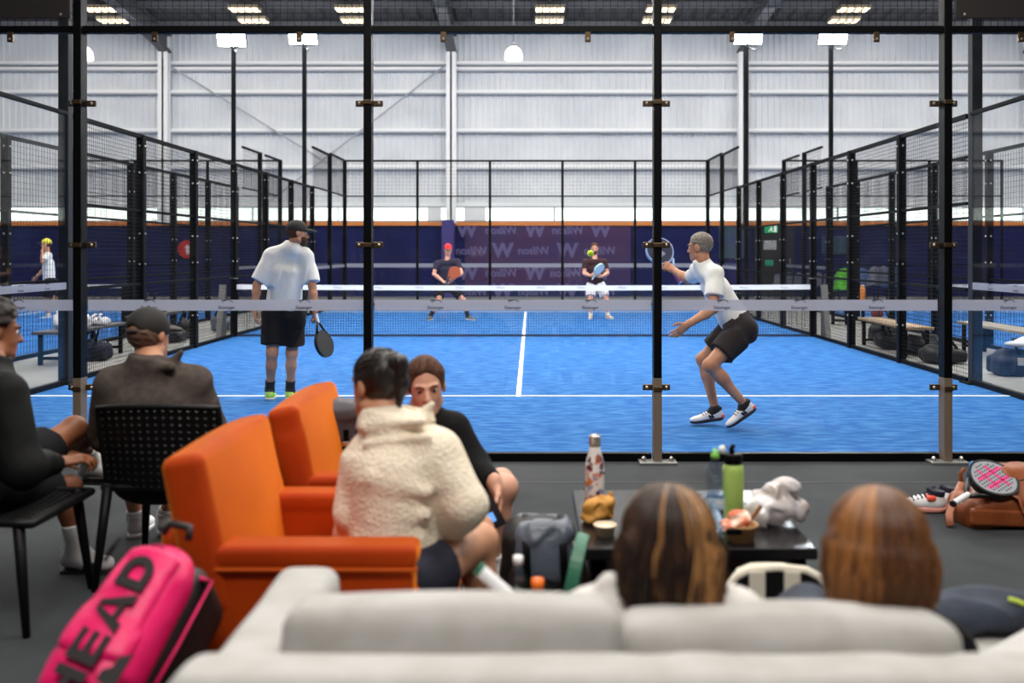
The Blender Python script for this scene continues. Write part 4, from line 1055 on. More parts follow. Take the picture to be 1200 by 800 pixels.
# ------------------------------------------------------------------ shoe builder (also worn by the people)
m_shoew = mat('shoe_white', (226, 226, 228), .55); m_coral = mat('shoe_coral', (236, 88, 66), .5); m_navyk = mat('shoe_navy', (26, 26, 48), .6)
def shoe_geo(parent, heel, d, up, L, m_up, m_sole, m_heel=None, m_collar=None, lace=None, marks=None, res=.005, name='shoe'):
    """heel = point on the ground plane of the sole under the heel"""
    x, y, z = ortho(d, up); fr = rows(frame(V((0, 0, 0)), x, y, z)); H = V(heel); F = lambda a, b, c: H + x * a * L + y * b * L + z * c * L
    S = Soft(res)
    S.ell(F(0, .19, .17), (.14 * L, .19 * L, .16 * L), fr); S.ell(F(0, .42, .17), (.145 * L, .26 * L, .15 * L), fr, k=.03); S.ell(F(0, .74, .12), (.165 * L, .27 * L, .105 * L), fr, k=.03)
    S.cap(F(0, .18, .2), F(0, .165, .40), .135 * L, .15 * L, k=.02, fb=True)
    S.cut(F(0, 0, .045), -z)
    o = S.mesh(name, m_up, parent)
    S = Soft(res); S.ell(F(0, .2, .06), (.145 * L, .22 * L, .09 * L), fr); S.ell(F(0, .68, .06), (.172 * L, .34 * L, .085 * L), fr, k=.05); S.cap(F(0, .2, .05), F(0, .7, .05), .1 * L, .12 * L, k=.03)
    S.cut(F(0, 0, .0), -z); S.cut(F(0, 0, .095), z); S.mesh('sole', m_sole, o)
    if m_heel:
        S = Soft(res); S.ell(F(0, .08, .12), (.125 * L, .12 * L, .09 * L), fr); S.cut(F(0, .2, 0), y); S.mesh('heel_counter', m_heel, o)
    if m_collar:
        S = Soft(res); S.cap(F(0, .175, .30), F(0, .16, .415), .148 * L, .16 * L, fa=True, fb=True); S.cap(F(0, .22, .30), F(0, .30, .43), .085 * L, .05 * L, k=.02); S.mesh('collar', m_collar, o)
    if lace:
        mb = MB()
        for k in range(4):
            b = .38 + k * .075; c = .335 - k * .026
            mb.tube([F(-.105, b, c - .045), F(0, b + .02, c + .012), F(.105, b, c - .045)], .007 * L / .28, 6)
        mb.tube([F(0, .36, .3), F(.08, .3, .36), F(.1, .36, .31)], .005 * L / .28, 6); mb.tube([F(0, .36, .3), F(-.08, .3, .36), F(-.1, .36, .31)], .005 * L / .28, 6)
        mb.build('lace', lace, o)
    if marks:
        mb = MB()
        for s in (-1, 1):
            for k in (0, 1): mb.tube([F(s * .15, .33 + k * .08, .12), F(s * .14, .38 + k * .08, .21)], .010 * L / .28, 6)
        mb.build('side_stripe', marks, o)
    return o
h = PF(1108, 600, 0); toe = PF(1066, 595, 0)
t = thing('sneaker', 'white sneaker with coral toe and dark laces beside the leather bag', 'shoe', tuple(h))
sh = shoe_geo(t, h + V((0, 0, .004)), V((-1, .12, -.0)), V((0, 0, 1)), .29, m_shoew, mat('sole_coral', (222, 150, 136), .6), None, m_navyk, m_navyk, None, name='upper')
S = Soft(.005); S.ell(h + V((-.275, .033, .035)), (.022, .045, .03)); S.mesh('toe_cap', m_coral, t)
MB().rbox((h.x - .09, h.y - .005, .085), (.05, .075, .03), .01).build('tongue', m_coral, t)
MB().tube([h + V((-.07, .01, .1)), h + V((-.075, .01, .135)), h + V((-.055, .01, .14))], .008, 6).build('pull_tab', m_navyk, t)
c2 = h + V((.075, .06, 0)); t = thing('sneaker', 'matching white sneaker half hidden behind its pair and the bag flap', 'shoe', tuple(c2))
shoe_geo(t, c2 + V((.03, .03, .004)), V((-1, .05, 0)), V((0, 0, 1)), .28, m_shoew, mat('sole_coral', (222, 150, 136), .6), m_coral, m_navyk, m_navyk, None, name='upper')

# ------------------------------------------------------------------ things standing just over the sofa back
m_gr = mat('racket_green', (38, 104, 78), .45); m_cream = mat('racket_cream', (214, 206, 180), .5)
st = thing('low_stool', 'small dark low stool behind the sofa cushions holding bottles', 'stool', (.05, -3.98, 0))
MB().rbox((.04, -3.98, .335), (.44, .3, .03), .008).build('seat', m_dark, st)
for i in (-1, 1):
    for j in (-1, 1): MB().tube([(.04 + i * .17, -3.98 + j * .11, .32), (.04 + i * .19, -3.98 + j * .13, 0)], .014, 8).build('leg', m_dark, st)
p = P(607, 690, 2.86); p.z = .351
t = thing('plastic_bottle', 'clear small bottle with white cap in front of the backpack', 'bottle', tuple(p)); M = RZ(0, tuple(p))
MB().lathe([(.026, 0), (.03, .005), (.03, .02), (.028, .03), (.03, .04), (.03, .12), (.028, .145), (.016, .175), (.0125, .182), (.0125, .195)], 24, M).build('body', m_pet, t, smooth=True)
MB().lathe([(.0145, .188), (.0145, .212), (.001, .213)], 18, M).build('cap', mat('cap_white', (238, 238, 240), .4), t, smooth=True)
p = P(630, 690, 2.8); p.z = .351
t = thing('juice_bottle', 'small bottle with bright orange cap next to the green racket', 'bottle', tuple(p)); M = Matrix.Translation(p) @ Matrix.Rotation(.0, 4, 'Y')
MB().lathe([(.026, 0), (.029, .005), (.029, .1), (.018, .135), (.015, .14)], 24, M).build('body', m_pet, t, smooth=True)
MB().lathe([(.0185, .132), (.0185, .165), (.001, .166)], 18, M).build('cap', mat('cap_orange', (240, 112, 24), .4), t, smooth=True)
a, b = P(562, 667, 2.42), P(606, 706, 2.40)
xr, yr, zr = ortho(b - a, V((0, -.6, .8)))
racket('green padel racket with white grip leaning butt-up behind the sofa', frame(a, xr, yr, zr), m_gr, m_gr, m_gripw, None, W=.25, H=.26, grip_l=.11)
a = P(655, 760, 2.95); b = P(683, 628, 2.95)
xr, yr, zr = ortho(b - a, V((1, -.14, .1)))
racket('green padel racket with cream edge standing upright by the backpack', frame(a - (b - a).normalized() * .12, xr, yr, zr), m_gr, m_gr, m_cream, None, W=.24, H=.27)
# striped tote
c = P(905, 690, 2.95)
c.z = 0
t = thing('tote_bag', 'black and cream striped tote bag between the two women\'s heads', 'bag', (c.x, c.y, 0))
m_tk = mat('tote_black', (16, 16, 18), .85, spec=.15)
S = Soft(.008); S.box((c.x, c.y + .02, .225), (.135, .07, .225), .05, bulge=.015); S.mesh('body', m_tk, t)
m_tc = mat('tote_cream', (226, 218, 200), .8)
arch = [(-.15, .05), (-.15, .40), (-.142, .46), (-.12, .49), (-.085, .508), (0, .516), (.085, .508), (.12, .49), (.142, .46), (.15, .40), (.15, .05)]
Mt = frame(V((c.x, c.y - .055, 0)), V((1, 0, 0)), V((0, 0, 1)), V((0, -1, 0)))
MB().prism(arch, -.012, .012, Mt).build('front_panel', m_tk, t)
for q in (-.062, .042):
    MB().rbox((c.x + q, c.y - .069, .285), (.048, .006, .45), .002).build('stripe', m_tc, t)
MB().tube([Mt @ V((x, z, 0)) for x, z in arch], .014, 8).build('piping', m_tc, t, smooth=True)
for s_ in (-1, 1): MB().tube([(c.x + s_ * .1, c.y + .05, .45), (c.x + s_ * .09, c.y + .06, .47), (c.x + s_ * .05, c.y + .06, .485), (c.x, c.y + .06, .487)], .009, 6).build('handle', m_tc, t, smooth=True)
# clothing on the seat and laps
m_den = mat('dark_denim', (50, 58, 74), .85, rgb2=(36, 42, 54), vs=9, bump=.3, bs=24)
S = Soft(.008); c = P(1150, 722, 2.60)
S.ell((c.x - .04, c.y, .492), (.17, .085, .045)); S.ell((c.x + .13, c.y + .01, .48), (.15, .08, .04), k=.04); S.ell((c.x + .02, c.y - .01, .505), (.08, .07, .035), k=.04); S.ell((c.x + .05, c.y + .1, .42), (.16, .035, .09), k=.05); S.noise = (.012, 22, 9)
jk = thing('folded_jacket', 'dark blue jacket lying on the sofa seat past the bob-haired woman', 'jacket', (c.x, c.y, .45)); S.mesh('cloth', m_den, jk)
MB().tube([(c.x + .05, c.y - .045, .545), (c.x + .07, c.y - .055, .542), (c.x + .085, c.y - .06, .536)], .006, 6).build('zip_pull', mat('pull_lime', (190, 210, 60), .5), jk)
# ------------------------------------------------------------------ benches and clutter between the courts
def bench(name, label, a, b, w, h, mtop):
    a = V((a[0], a[1], 0)); b = V((b[0], b[1], 0)); tt = (b - a).normalized(); n = V((-tt.y, tt.x, 0))
    t = thing(name, label, 'bench', tuple((a + b) / 2))
    M = frame((a + b) / 2, n, tt, V((0, 0, 1))); L = (b - a).length
    for k in (-1, 0, 1): MB().rbox((k * w / 3, 0, h - .02), (w / 3 - .01, L, .04), .006, M).build('seat_board', mtop, t)
    for s in (-1, 1):
        for q in (-1, 1): MB().rbox((q * (w / 2 - .05), s * (L / 2 - .15), (h - .04) / 2), (.05, .05, h - .04), .004, M).build('leg', m_fence, t)
        MB().rbox((0, s * (L / 2 - .15), h * .2), (w - .1, .04, .04), .004, M).build('cross_bar', m_fence, t)
bench('bench', 'pale wooden bench behind the mesh beside the grey-haired player', (5.45, 6.5), (5.5, 8.6), .4, .43, m_wood)
bench('bench', 'grey wooden bench behind the clear side glass past the leather bag', (6.6, 5.2), (6.62, 7.6), .4, .44, m_wood2)
bench('bench', 'dark wooden bench behind the clear side glass by the seated men', (-6.0, 5.6), (-6.0, 7.4), .5, .44, mat('bench_dark', (86, 82, 84), .5))
bench('bench', 'low grey bench farther back past the net, with two bottles on it', (6.2, 12.6), (6.9, 13.2), .4, .45, m_wood2)
bench('bench', 'dark low bench behind the mesh next to the black post', (-6.1, 8.6), (-6.1, 10.4), .42, .45, mat('bench_dark', (86, 82, 84), .5))
def duffel(name, label, cat, p, r, m, seed, strap=m_black, rz=0):
    t = thing(name, label, cat, tuple(p)); x, y, z = p
    fr = [[math.cos(rz), math.sin(rz), 0], [-math.sin(rz), math.cos(rz), 0], [0, 0, 1]]
    S = Soft(.014); ux, uy = math.cos(rz), math.sin(rz); h_ = min(r[1], r[2]); ee = r[0] - h_ * .7
    S.box((x, y, z + r[2] * .62 + .012), (r[0], r[1], r[2] * .62), h_ * .35, fr); S.cap((x - ux * ee, y - uy * ee, z + r[2] * 1.15), (x + ux * ee, y + uy * ee, z + r[2] * 1.02), h_ * .72, h_ * .6, k=.06)
    S.noise = (.016, 17, seed); S.mesh('body', m, t)
    ux, uy = math.cos(rz), math.sin(rz)
    MB().tube([(x - ux * r[0] * .4, y - uy * r[0] * .4 - r[1], z + r[2] * 1.6), (x - ux * r[0] * .3, y - uy * r[0] * .3, z + r[2] * 2.5), (x + ux * r[0] * .3, y + uy * r[0] * .3, z + r[2] * 2.5), (x + ux * r[0] * .4, y + uy * r[0] * .4 - r[1], z + r[2] * 1.6)], .018, 8).build('handle', strap, t, smooth=True)
    return t
m_wbag = mat('cloth_white', (216, 216, 222), .8)
duffel('sports_bag', 'white sports bag on the dark bench beyond the seated men', 'bag', (-5.98, 6.15, .442), (.22, .14, .12), m_wbag, 3, m_navyk, .3)
duffel('towel', 'white towel heaped on the bench beside the white sports bag', 'towel', (-5.9, 6.75, .442), (.13, .12, .06), m_wbag, 8, m_wbag)
duffel('backpack', 'dark blue backpack on the floor under the dark bench', 'backpack', (-5.75, 6.3, 0), (.2, .15, .17), mat('bag_navy', (13, 18, 42), .7), 5)
for k, (x, y, r, m, lb) in enumerate(((-5.75, 9.0, (.25, .16, .14), m_nylk, 'black sports bag on the floor just behind the first mesh panel'), (-5.7, 9.7, (.16, .14, .2), m_nylk, 'upright black bag behind the mesh near the capped player'), (-5.6, 11.2, (.17, .14, .18), m_nyl, 'slate bag behind the mesh close to the net post'))):
    duffel('sports_bag', lb, 'bag', (x, y, 0), r, m, 20 + k)
duffel('sports_bag', 'black sports bag lying on the dark bench behind the mesh', 'bag', (-6.1, 9.2, .452), (.2, .16, .13), m_nylk, 31)
for k, (x, y, r, m, lb) in enumerate(((5.75, 7.0, (.3, .18, .16), m_nylk, 'long black sports bag under the pale wooden bench'), (5.6, 7.9, (.25, .18, .14), m_nylk, 'second black sports bag under the pale bench, farther along'), (5.55, 6.0, (.26, .18, .13), m_nylk, 'black sports bag on the floor in front of the pale bench'), (5.8, 8.9, (.2, .16, .2), m_nylk, 'black bag standing at the far end of the pale bench'), (5.95, 4.75, (.34, .2, .17), mat('bag_navy', (13, 18, 42), .7), 'dark blue sports bag behind the clear side glass, towel on it'))):
    duffel('sports_bag', lb, 'bag', (x, y, 0), r, m, 40 + k)
S = Soft(.012); S.ell((5.88, 4.68, .375), (.16, .12, .04)); S.ell((5.98, 4.7, .4), (.09, .1, .05), k=.04); S.noise = (.012, 24, 2)
tag(S.mesh('towel', m_wbag), 'white towel thrown over the dark blue sports bag', 'towel')
MB_ = MB().rbox((5.84, 4.545, .18), (.07, .01, .09), .002); tag(MB_.build('luggage_tag', m_wbag), 'small white tag hanging on the dark blue sports bag', 'tag')
S = Soft(.012); S.ell((5.75, 9.0, .46), (.09, .12, .1)); S.noise = (.01, 20, 4); tag(S.mesh('cap_bundle', mat('maroon_cloth', (110, 36, 36), .8)), 'maroon cloth bundle on top of the black bag by the pale bench', 'cloth')
for k, (x, z, c1, c2, lb) in enumerate(((6.93, .452, (232, 140, 70), (240, 180, 120), 'orange drinking bottle on the far bench past the net'), (6.72, .452, (40, 140, 150), (190, 220, 226), 'teal drinking bottle on the far bench past the net'))):
    t = thing('water_bottle', lb, 'bottle', (x, 13.15, z)); M = RZ(0, (x, 13.15, z))
    MB().lathe([(.05, 0), (.055, .01), (.055, .24), (.035, .29)], 20, M).build('body', mat('far_bottle_%d' % k, c1, .4), t, smooth=True)
    MB().lathe([(.037, .285), (.037, .33), (.001, .335)], 16, M).build('cap', mat('far_cap_%d' % k, c2, .4), t, smooth=True)
t = thing('water_bottle', 'yellow bottle with orange cap on the bag beyond the net post', 'bottle', (-5.6, 11.2, .37)); M = RZ(0, (-5.6, 11.2, .37))
MB().lathe([(.04, 0), (.045, .01), (.045, .17), (.03, .2)], 18, M).build('body', mat('bottle_yellow', (226, 214, 60), .4), t, smooth=True)
MB().lathe([(.032, .195), (.032, .24), (.001, .245)], 16, M).build('cap', mat('cap_orange2', (226, 120, 60), .4), t, smooth=True)
# the ball in the air
p = P(692, 297, 9.4); S = MB().ball(tuple(p), .033, 24)
t = thing('padel_ball', 'yellow-green ball in the air before the player in white shorts', 'ball', tuple(p))
S.build('felt', mat('ball_felt', (206, 230, 40), .9, sheen=.5), t, smooth=True)
MB().tube([p + V((.033 * math.cos(a) * (1 - .12 * math.cos(2 * a) ** 2), -.0225 - .01 * math.sin(2 * a), .0 + .0225 * math.sin(a)))  for a in [k * PI / 12 for k in range(25)]], .0012, 4).build('seam', mat('ball_seam', (236, 240, 200), .7), t)
# ------------------------------------------------------------------ people
def skin(name, c, c2=None):
    return mat(name, c, .5, rgb2=c2 or tuple(int(q * .9) for q in c), vs=9, spec=.4)
m_eye = mat('eye_white', (232, 228, 224), .2); m_iris = mat('eye_dark', (46, 32, 26), .2); m_lip = mat('lip_rose', (176, 96, 92), .45)
def unit(v): return V(v).normalized()
def hand_ops(S, wr, d, pn, th, s=1.0, curl=.35, spread=.12, thumb=.5, grip=False):
    """d = wrist to knuckles, pn = way the palm faces, th = thumb side"""
    d = unit(d); pn = V(pn); pn = unit(pn - d * pn.dot(d)); lat = d.cross(pn)
    if lat.dot(V(th)) < 0: lat = -lat
    wr = V(wr)
    S.cap(wr - d * .02 * s, wr + d * .03 * s, .021 * s, .019 * s, k=.02, wide=1.35, ax=lat)
    S.cap(wr + d * .028 * s, wr + d * .082 * s, .0145 * s, .0135 * s, k=.015, wide=2.5, ax=lat)
    base = [(.030, .086, .074), (.010, .092, .084), (-.010, .088, .078), (-.029, .080, .062)]
    for i, (l, f, ln) in enumerate(base):
        p = wr + (d * f + lat * l) * s; a = curl * (1 + .12 * i); sp = spread * (1.5 - i) * .6
        seg = [.45, .31, .24]; r = [.0088, .0082, .0074, .0066]
        S.cap(p - d * .03 * s, p, .009 * s, .0095 * s, k=.008)
        ang = a * .8
        for q in range(3):
            dd = d * math.cos(ang) + pn * math.sin(ang) + lat * math.sin(sp) * (1 if q == 0 else .8)
            e = p + unit(dd) * ln * seg[q] * s
            S.cap(p, e, r[q] * s, r[q + 1] * s, k=.004); p = e; ang += a * 1.15
    p = wr + (d * .022 + lat * .026 + pn * .004) * s
    dd = unit(d * .75 + lat * (.75 if not grip else .45) + pn * (thumb * .6))
    e = p + dd * .04 * s; S.cap(wr + d * .02 * s + lat * .01 * s, e, .015 * s, .0108 * s, k=.012)
    d2 = unit(d * .95 + lat * .25 + pn * thumb); f = e + d2 * .03 * s; S.cap(e, f, .0102 * s, .0092 * s, k=.004)
    d3 = unit(d * 1.0 + pn * thumb * 1.2); S.cap(f, f + d3 * .024 * s, .009 * s, .0075 * s, k=.004)
    return lat
def head_frame(c, f, u):
    f = unit(f); r = f.cross(V(u)).normalized(); u = r.cross(f)
    return V(c), r, f, u
def person(label, J, sk, group=None, res=.007, female=False, sc=1.0, top=None, bottom=None, socks=None, shoes=None, hair=None, beard=None, hands=True, base=None, face=True, bare_feet=False, w=1.0):
    """J holds the joints: head, hf (face direction), hu, neck, sL sR eL eR wL wR, hL hR kL kR aL aR, tL tR, and hand frames dL dR pL pR"""
    J = {k: V(v) for k, v in J.items()}
    pel = (J['hL'] + J['hR']) / 2; shm = (J['sL'] + J['sR']) / 2
    b = V(base) if base is not None else V((pel.x, pel.y, 0))
    t = thing('person', label, 'person', tuple(b), group)
    latS = unit(J['sR'] - J['sL']); latH = unit(J['hR'] - J['hL'])
    upT = unit(shm - pel); sw = (J['sR'] - J['sL']).length
    chest = shm.lerp(pel, .28); waist = shm.lerp(pel, .68)
    HS = sc
    S = Soft(res)
    rx = sw * .40 * w
    S.cap(chest, waist, .098 * HS, .082 * HS, k=.05, wide=rx / .098 * .92, ax=latS)
    S.cap(waist, pel, .085 * HS, .10 * HS, k=.05, wide=1.45, ax=latH)
    S.cap(J['sL'] * .86 + J['sR'] * .14, J['sR'] * .86 + J['sL'] * .14, .055 * HS, k=.05)
    c, r, f, u = head_frame(J['head'], J['hf'], J['hu']); hs = HS
    Fh = lambda x, y, z: c + (r * x + f * y + u * z) * hs
    nk = J.get('neck', shm + upT * .05)
    S.cap(shm + upT * .01, nk, .062 * HS, .054 * HS, k=.05); S.cap(nk, Fh(0, -.018, -.07), .054 * HS, .054 * HS * (.9 if female else 1), k=.03)
    fr = [list(r), list(f), list(u)]
    # head
    S.ell(Fh(0, -.016, .026), (.076 * hs, .097 * hs, .09 * hs), fr, k=.02)
    S.ell(Fh(0, .026, -.032), (.060 * hs, .066 * hs, .085 * hs), fr, k=.02)
    S.ell(Fh(0, .058, -.094), (.028 * hs, .028 * hs, .024 * hs), fr, k=.03)
    S.cap(Fh(-.05, .0, -.07), Fh(-.012, .062, -.1), .02 * hs, .016 * hs, k=.025); S.cap(Fh(.05, .0, -.07), Fh(.012, .062, -.1), .02 * hs, .016 * hs, k=.025)
    if face:
        for q in (-1, 1): S.ell(Fh(q * .031, .098, .002), (.018 * hs, .018 * hs, .0095 * hs), fr, k=.012, sub=True)
        S.cap(Fh(0, .083, .008), Fh(0, .104, -.032), .008 * hs, .0125 * hs, k=.012)
        for q in (-1, 1): S.ell(Fh(q * .011, .094, -.036), (.009 * hs, .011 * hs, .008 * hs), fr, k=.006); S.cap(Fh(q * .012, .083, .02), Fh(q * .044, .072, .021), .0085 * hs, .0075 * hs, k=.01)
        S.cap(Fh(-.018, .083, -.059), Fh(.018, .083, -.059), .0062 * hs, k=.006); S.cap(Fh(-.016, .082, -.071), Fh(.016, .082, -.071), .0072 * hs, k=.006)
    for q in (-1, 1):
        S.ell(Fh(q * .077, -.012, -.01), (.009 * hs, .019 * hs, .030 * hs), fr, k=.01)
    # arms, legs
    for q in 'LR':
        s_, e_, w_ = J['s' + q], J['e' + q], J['w' + q]
        m = s_.lerp(e_, .45)
        S.cap(s_, m, .054 * HS * w, .047 * HS * w, k=.04); S.cap(m, e_, .047 * HS * w, .038 * HS, k=.02)
        fm = e_.lerp(w_, .3); S.cap(e_, fm, .037 * HS, .041 * HS, k=.02); S.cap(fm, w_, .041 * HS, .026 * HS, k=.02)
        if hands:
            hand_ops(S, w_, J['d' + q], J['p' + q], J['t' + 'h' + q], s=J['h' + 's' + q][0] if ('hs' + q) in J else HS, curl=J['c' + q][0] if ('c' + q) in J else .35, thumb=J['c' + q][1] if ('c' + q) in J else .5, grip=bool(J['c' + q][2]) if ('c' + q) in J else False)
        h_, k_, a_ = J['h' + q], J['k' + q], J['a' + q]
        m = h_.lerp(k_, .4)
        S.cap(h_, m, .088 * HS, .078 * HS, k=.05); S.cap(m, k_, .078 * HS, .054 * HS, k=.02)
        cf = k_.lerp(a_, .32); td = unit(J['t' + q]); ax = unit(a_ - k_); bk = unit(-td + ax * td.dot(ax)) if abs(td.dot(ax)) < .98 else V((0, 0, 0))
        S.cap(k_, cf, .052 * HS, .050 * HS, k=.03); S.cap(cf, a_, .050 * HS, .033 * HS, k=.02); S.ell(cf + bk * .02 * HS, (.042 * HS, .042 * HS, .085 * HS), rows(frame(V((0, 0, 0)), *ortho(unit(k_ - a_), V((1, .3, 0)))))[0:1] + [list(ortho(unit(k_ - a_), V((1, .3, 0)))[2])] + [list(unit(k_ - a_))], k=.03)
        S.ell(k_ + unit(k_ - (h_ + a_) / 2) * .012 if (k_ - (h_ + a_) / 2).length > .02 else k_, (.05 * HS,) * 3, k=.02)
        fu = V((0, 0, 1)) if abs(td.z) < .9 else V((0, 1, 0))
        x_, y_, z_ = ortho(td, J.get('u' + q, fu))
        S.cap(a_ + y_ * -.018 * HS - z_ * .05 * HS, a_ + y_ * .10 * HS - z_ * .065 * HS, .028 * HS, .024 * HS, k=.03, wide=1.2, ax=x_); S.cap(a_, a_ - z_ * .03, .035 * HS, k=.02)
        if bare_feet:
            for i in range(5): S.cap(a_ + y_ * .11 * HS - z_ * .062 * HS + x_ * (.028 - .014 * i), a_ + y_ * (.165 - .008 * i) * HS - z_ * .066 * HS + x_ * (.03 - .015 * i), .012 if i else .014, k=.006)
    S.mesh('body', sk, t)
    if face:
        for q in (-1, 1):
            e = MB(); e.ball(tuple(Fh(q * .031, .0725, .001)), (.0118 * hs, .0118 * hs, .0105 * hs), 14); eo = e.build('eye', m_eye, t, smooth=True)
            e = MB(); e.ball(tuple(Fh(q * .031, .0815, .001)), .0078 * hs, 10); e.build('iris', m_iris, eo, smooth=True)
        if hair:
            for q in (-1, 1): MB().tube([Fh(q * .013, .092, .017), Fh(q * .03, .0905, .025), Fh(q * .048, .078, .021)], [.0034, .0038, .002], 6).build('eyebrow', hair['mat'], t, smooth=True)
        L = MB(); L.tube([Fh(-.02, .0845, -.064), Fh(-.008, .0895, -.061), Fh(0, .0895, -.062), Fh(.008, .0895, -.061), Fh(.02, .0845, -.064)], [.002, .005, .0046, .005, .002], 8); L.tube([Fh(-.019, .084, -.066), Fh(0, .0895, -.0715), Fh(.019, .084, -.066)], [.002, .0058, .002], 8); L.build('lips', m_lip, t, smooth=True)
    # garments
    if top:
        S = Soft(res); lo = top.get('loose', .02); hem = pel.lerp(shm, top.get('hem', -.08)) + V(top.get('hem_off', (0, 0, 0)))
        bel = top.get('bell', 1.0)
        S.cap(chest, hem, (.094 + lo) * HS, (.098 + lo * bel) * HS, k=.10, wide=rx / .098 * .86, ax=latS, fb=True)
        if top.get('custom'): top['custom'](S)
        S.cap(J['sL'] * .80 + J['sR'] * .20, J['sR'] * .80 + J['sL'] * .20, (.056 + lo * .5) * HS, k=.05)
        S.cap(shm + upT * .01, nk - upT * .0, (.068 + lo * .4) * HS, (.056 + lo * .2) * HS, k=.06, fb=True)
        for q in 'LR': S.cap(nk - upT * .035, J['s' + q] + upT * .012, (.05 + lo * .3) * HS, (.045 + lo * .5) * HS, k=.05)
        ln = top.get('sleeve', .55)
        for q in 'LR':
            s_, e_, w_ = J['s' + q], J['e' + q], J['w' + q]
            if ln < 1:
                S.cap(s_, s_.lerp(e_, ln), (.056 + lo * .5) * HS, (.050 + lo * .8) * HS, k=.05, fb=True)
            else:
                S.cap(s_, e_, (.056 + lo) * HS, (.045 + lo) * HS, k=.04); S.cap(e_, e_.lerp(w_, ln - 1), (.045 + lo) * HS, (.030 + lo * top.get('cuff', .7)) * HS, k=.03, fb=True)
        if top.get('collar'):
            h = top['collar']; cd_ = unit(V(top.get('collar_dir', upT)))
            S.cap(nk - cd_ * .03, nk + cd_ * h, (.075 + lo * .3) * HS, (.078 + lo * .3) * HS, k=.03, fb=True); S.cap(nk + cd_ * (h - .02), nk + cd_ * (h + .06), .06 * HS, k=.008, sub=True)
        S.noise = (top.get('wr', .004), top.get('wf', 20), hash(label) % 97 if 0 else len(label)) + ((top['wst'],) if 'wst' in top else ())
        S.mesh(top['name'], top['mat'], t)
    if bottom:
        S = Soft(res); lo = bottom.get('loose', .018)
        wp = pel.lerp(shm, .2)
        S.cap(J['hL'].lerp(J['hR'], .2), J['hR'].lerp(J['hL'], .2), (.102 + lo * .4) * HS, k=.05)
        S.cap(wp, pel, (.088 + lo) * HS, (.098 + lo) * HS, k=.05, wide=1.42, ax=latH, fa=True)
        for q in 'LR':
            h_, k_ = J['h' + q], J['k' + q]; fr_ = bottom.get('len', .72)
            if fr_ <= 1: S.cap(h_, h_.lerp(k_, fr_), (.092 + lo) * HS, (.074 + lo * 1.5) * HS, k=.035, fb=True)
            else:
                S.cap(h_, k_, (.092 + lo) * HS, (.062 + lo) * HS, k=.035); S.cap(k_, J['a' + q], (.062 + lo) * HS, (.045 + lo) * HS, k=.03, fb=True)
        S.noise = (bottom.get('wr', .004), 22, len(label) + 3)
        S.mesh(bottom['name'], bottom['mat'], t)
    for q in 'LR':
        a_, k_ = J['a' + q], J['k' + q]; td = unit(J['t' + q]); fu = J.get('u' + q, V((0, 0, 1))); x_, y_, z_ = ortho(td, fu)
        if socks:
            S = Soft(res * .8); S.cap(a_.lerp(k_, socks['h']), a_, (.040 + .012 * min(1, socks['h'] * 3)) * HS, .042 * HS, k=.02, fa=True); S.cap(a_, a_ + y_ * .05 - z_ * .045, .044 * HS, .04 * HS, k=.03)
            if socks.get('foot'): S.cap(a_ - y_ * .035 * HS - z_ * .045 * HS, a_ + y_ * .14 * HS - z_ * .06 * HS, .038 * HS, .034 * HS, k=.03, wide=1.2, ax=x_)
            S.mesh('sock', socks['mat'], t)
        if shoes:
            if shoes.get('slide'):
                S = Soft(.005); sl = a_ - z_ * .098 * HS; S.cap(sl - y_ * .05, sl + y_ * .17, .016, .016, k=.02, wide=2.9, ax=x_); o = S.mesh('slide_sandal', shoes['mat'], t)
                S = Soft(.005); S.cap(a_ + y_ * .055 - z_ * .065, a_ + y_ * .11 - z_ * .072, .046, .04, k=.02, wide=1.2, ax=x_, fa=True, fb=True); S.mesh('strap', shoes['mat'], o)
            else:
                heel = a_ - y_ * .062 * HS - z_ * .098 * HS
                shoe_geo(t, heel, td, fu, .285 * HS, shoes['mat'], shoes['sole'], shoes.get('heel'), shoes.get('collar'), shoes.get('lace'), shoes.get('marks'), res=max(.005, res * .8))
    if hair: hair_style(t, hair, c, r, f, u, hs, fr, res)
    if beard:
        S = Soft(res * .7); S.ell(Fh(0, .036, -.06), (.062 * hs, .064 * hs, .066 * hs), fr); S.ell(Fh(0, .06, -.1), (.032 * hs, .034 * hs, .026 * hs), fr, k=.03)
        S.cut(Fh(0, .06, -.035), u + f * .9 * 0 + f * .55); S.ell(Fh(0, .1, -.064), (.022, .02, .01), fr, k=.006, sub=True); S.mesh('beard', beard, t)
    return t, Fh, fr
def strands(t, m, c, r, f, u, hs, n, fn, rad=.0016, seed=1, name='hair_strand_layer'):
    mb = MB(); rg = random.Random(seed)
    for k in range(n):
        pts = fn(rg)
        if len(pts) > 1: mb.tube(pts, [rad * (1 - .5 * i / len(pts)) for i in range(len(pts))], 4, caps=False)
    return mb.build(name, m, t, smooth=True)
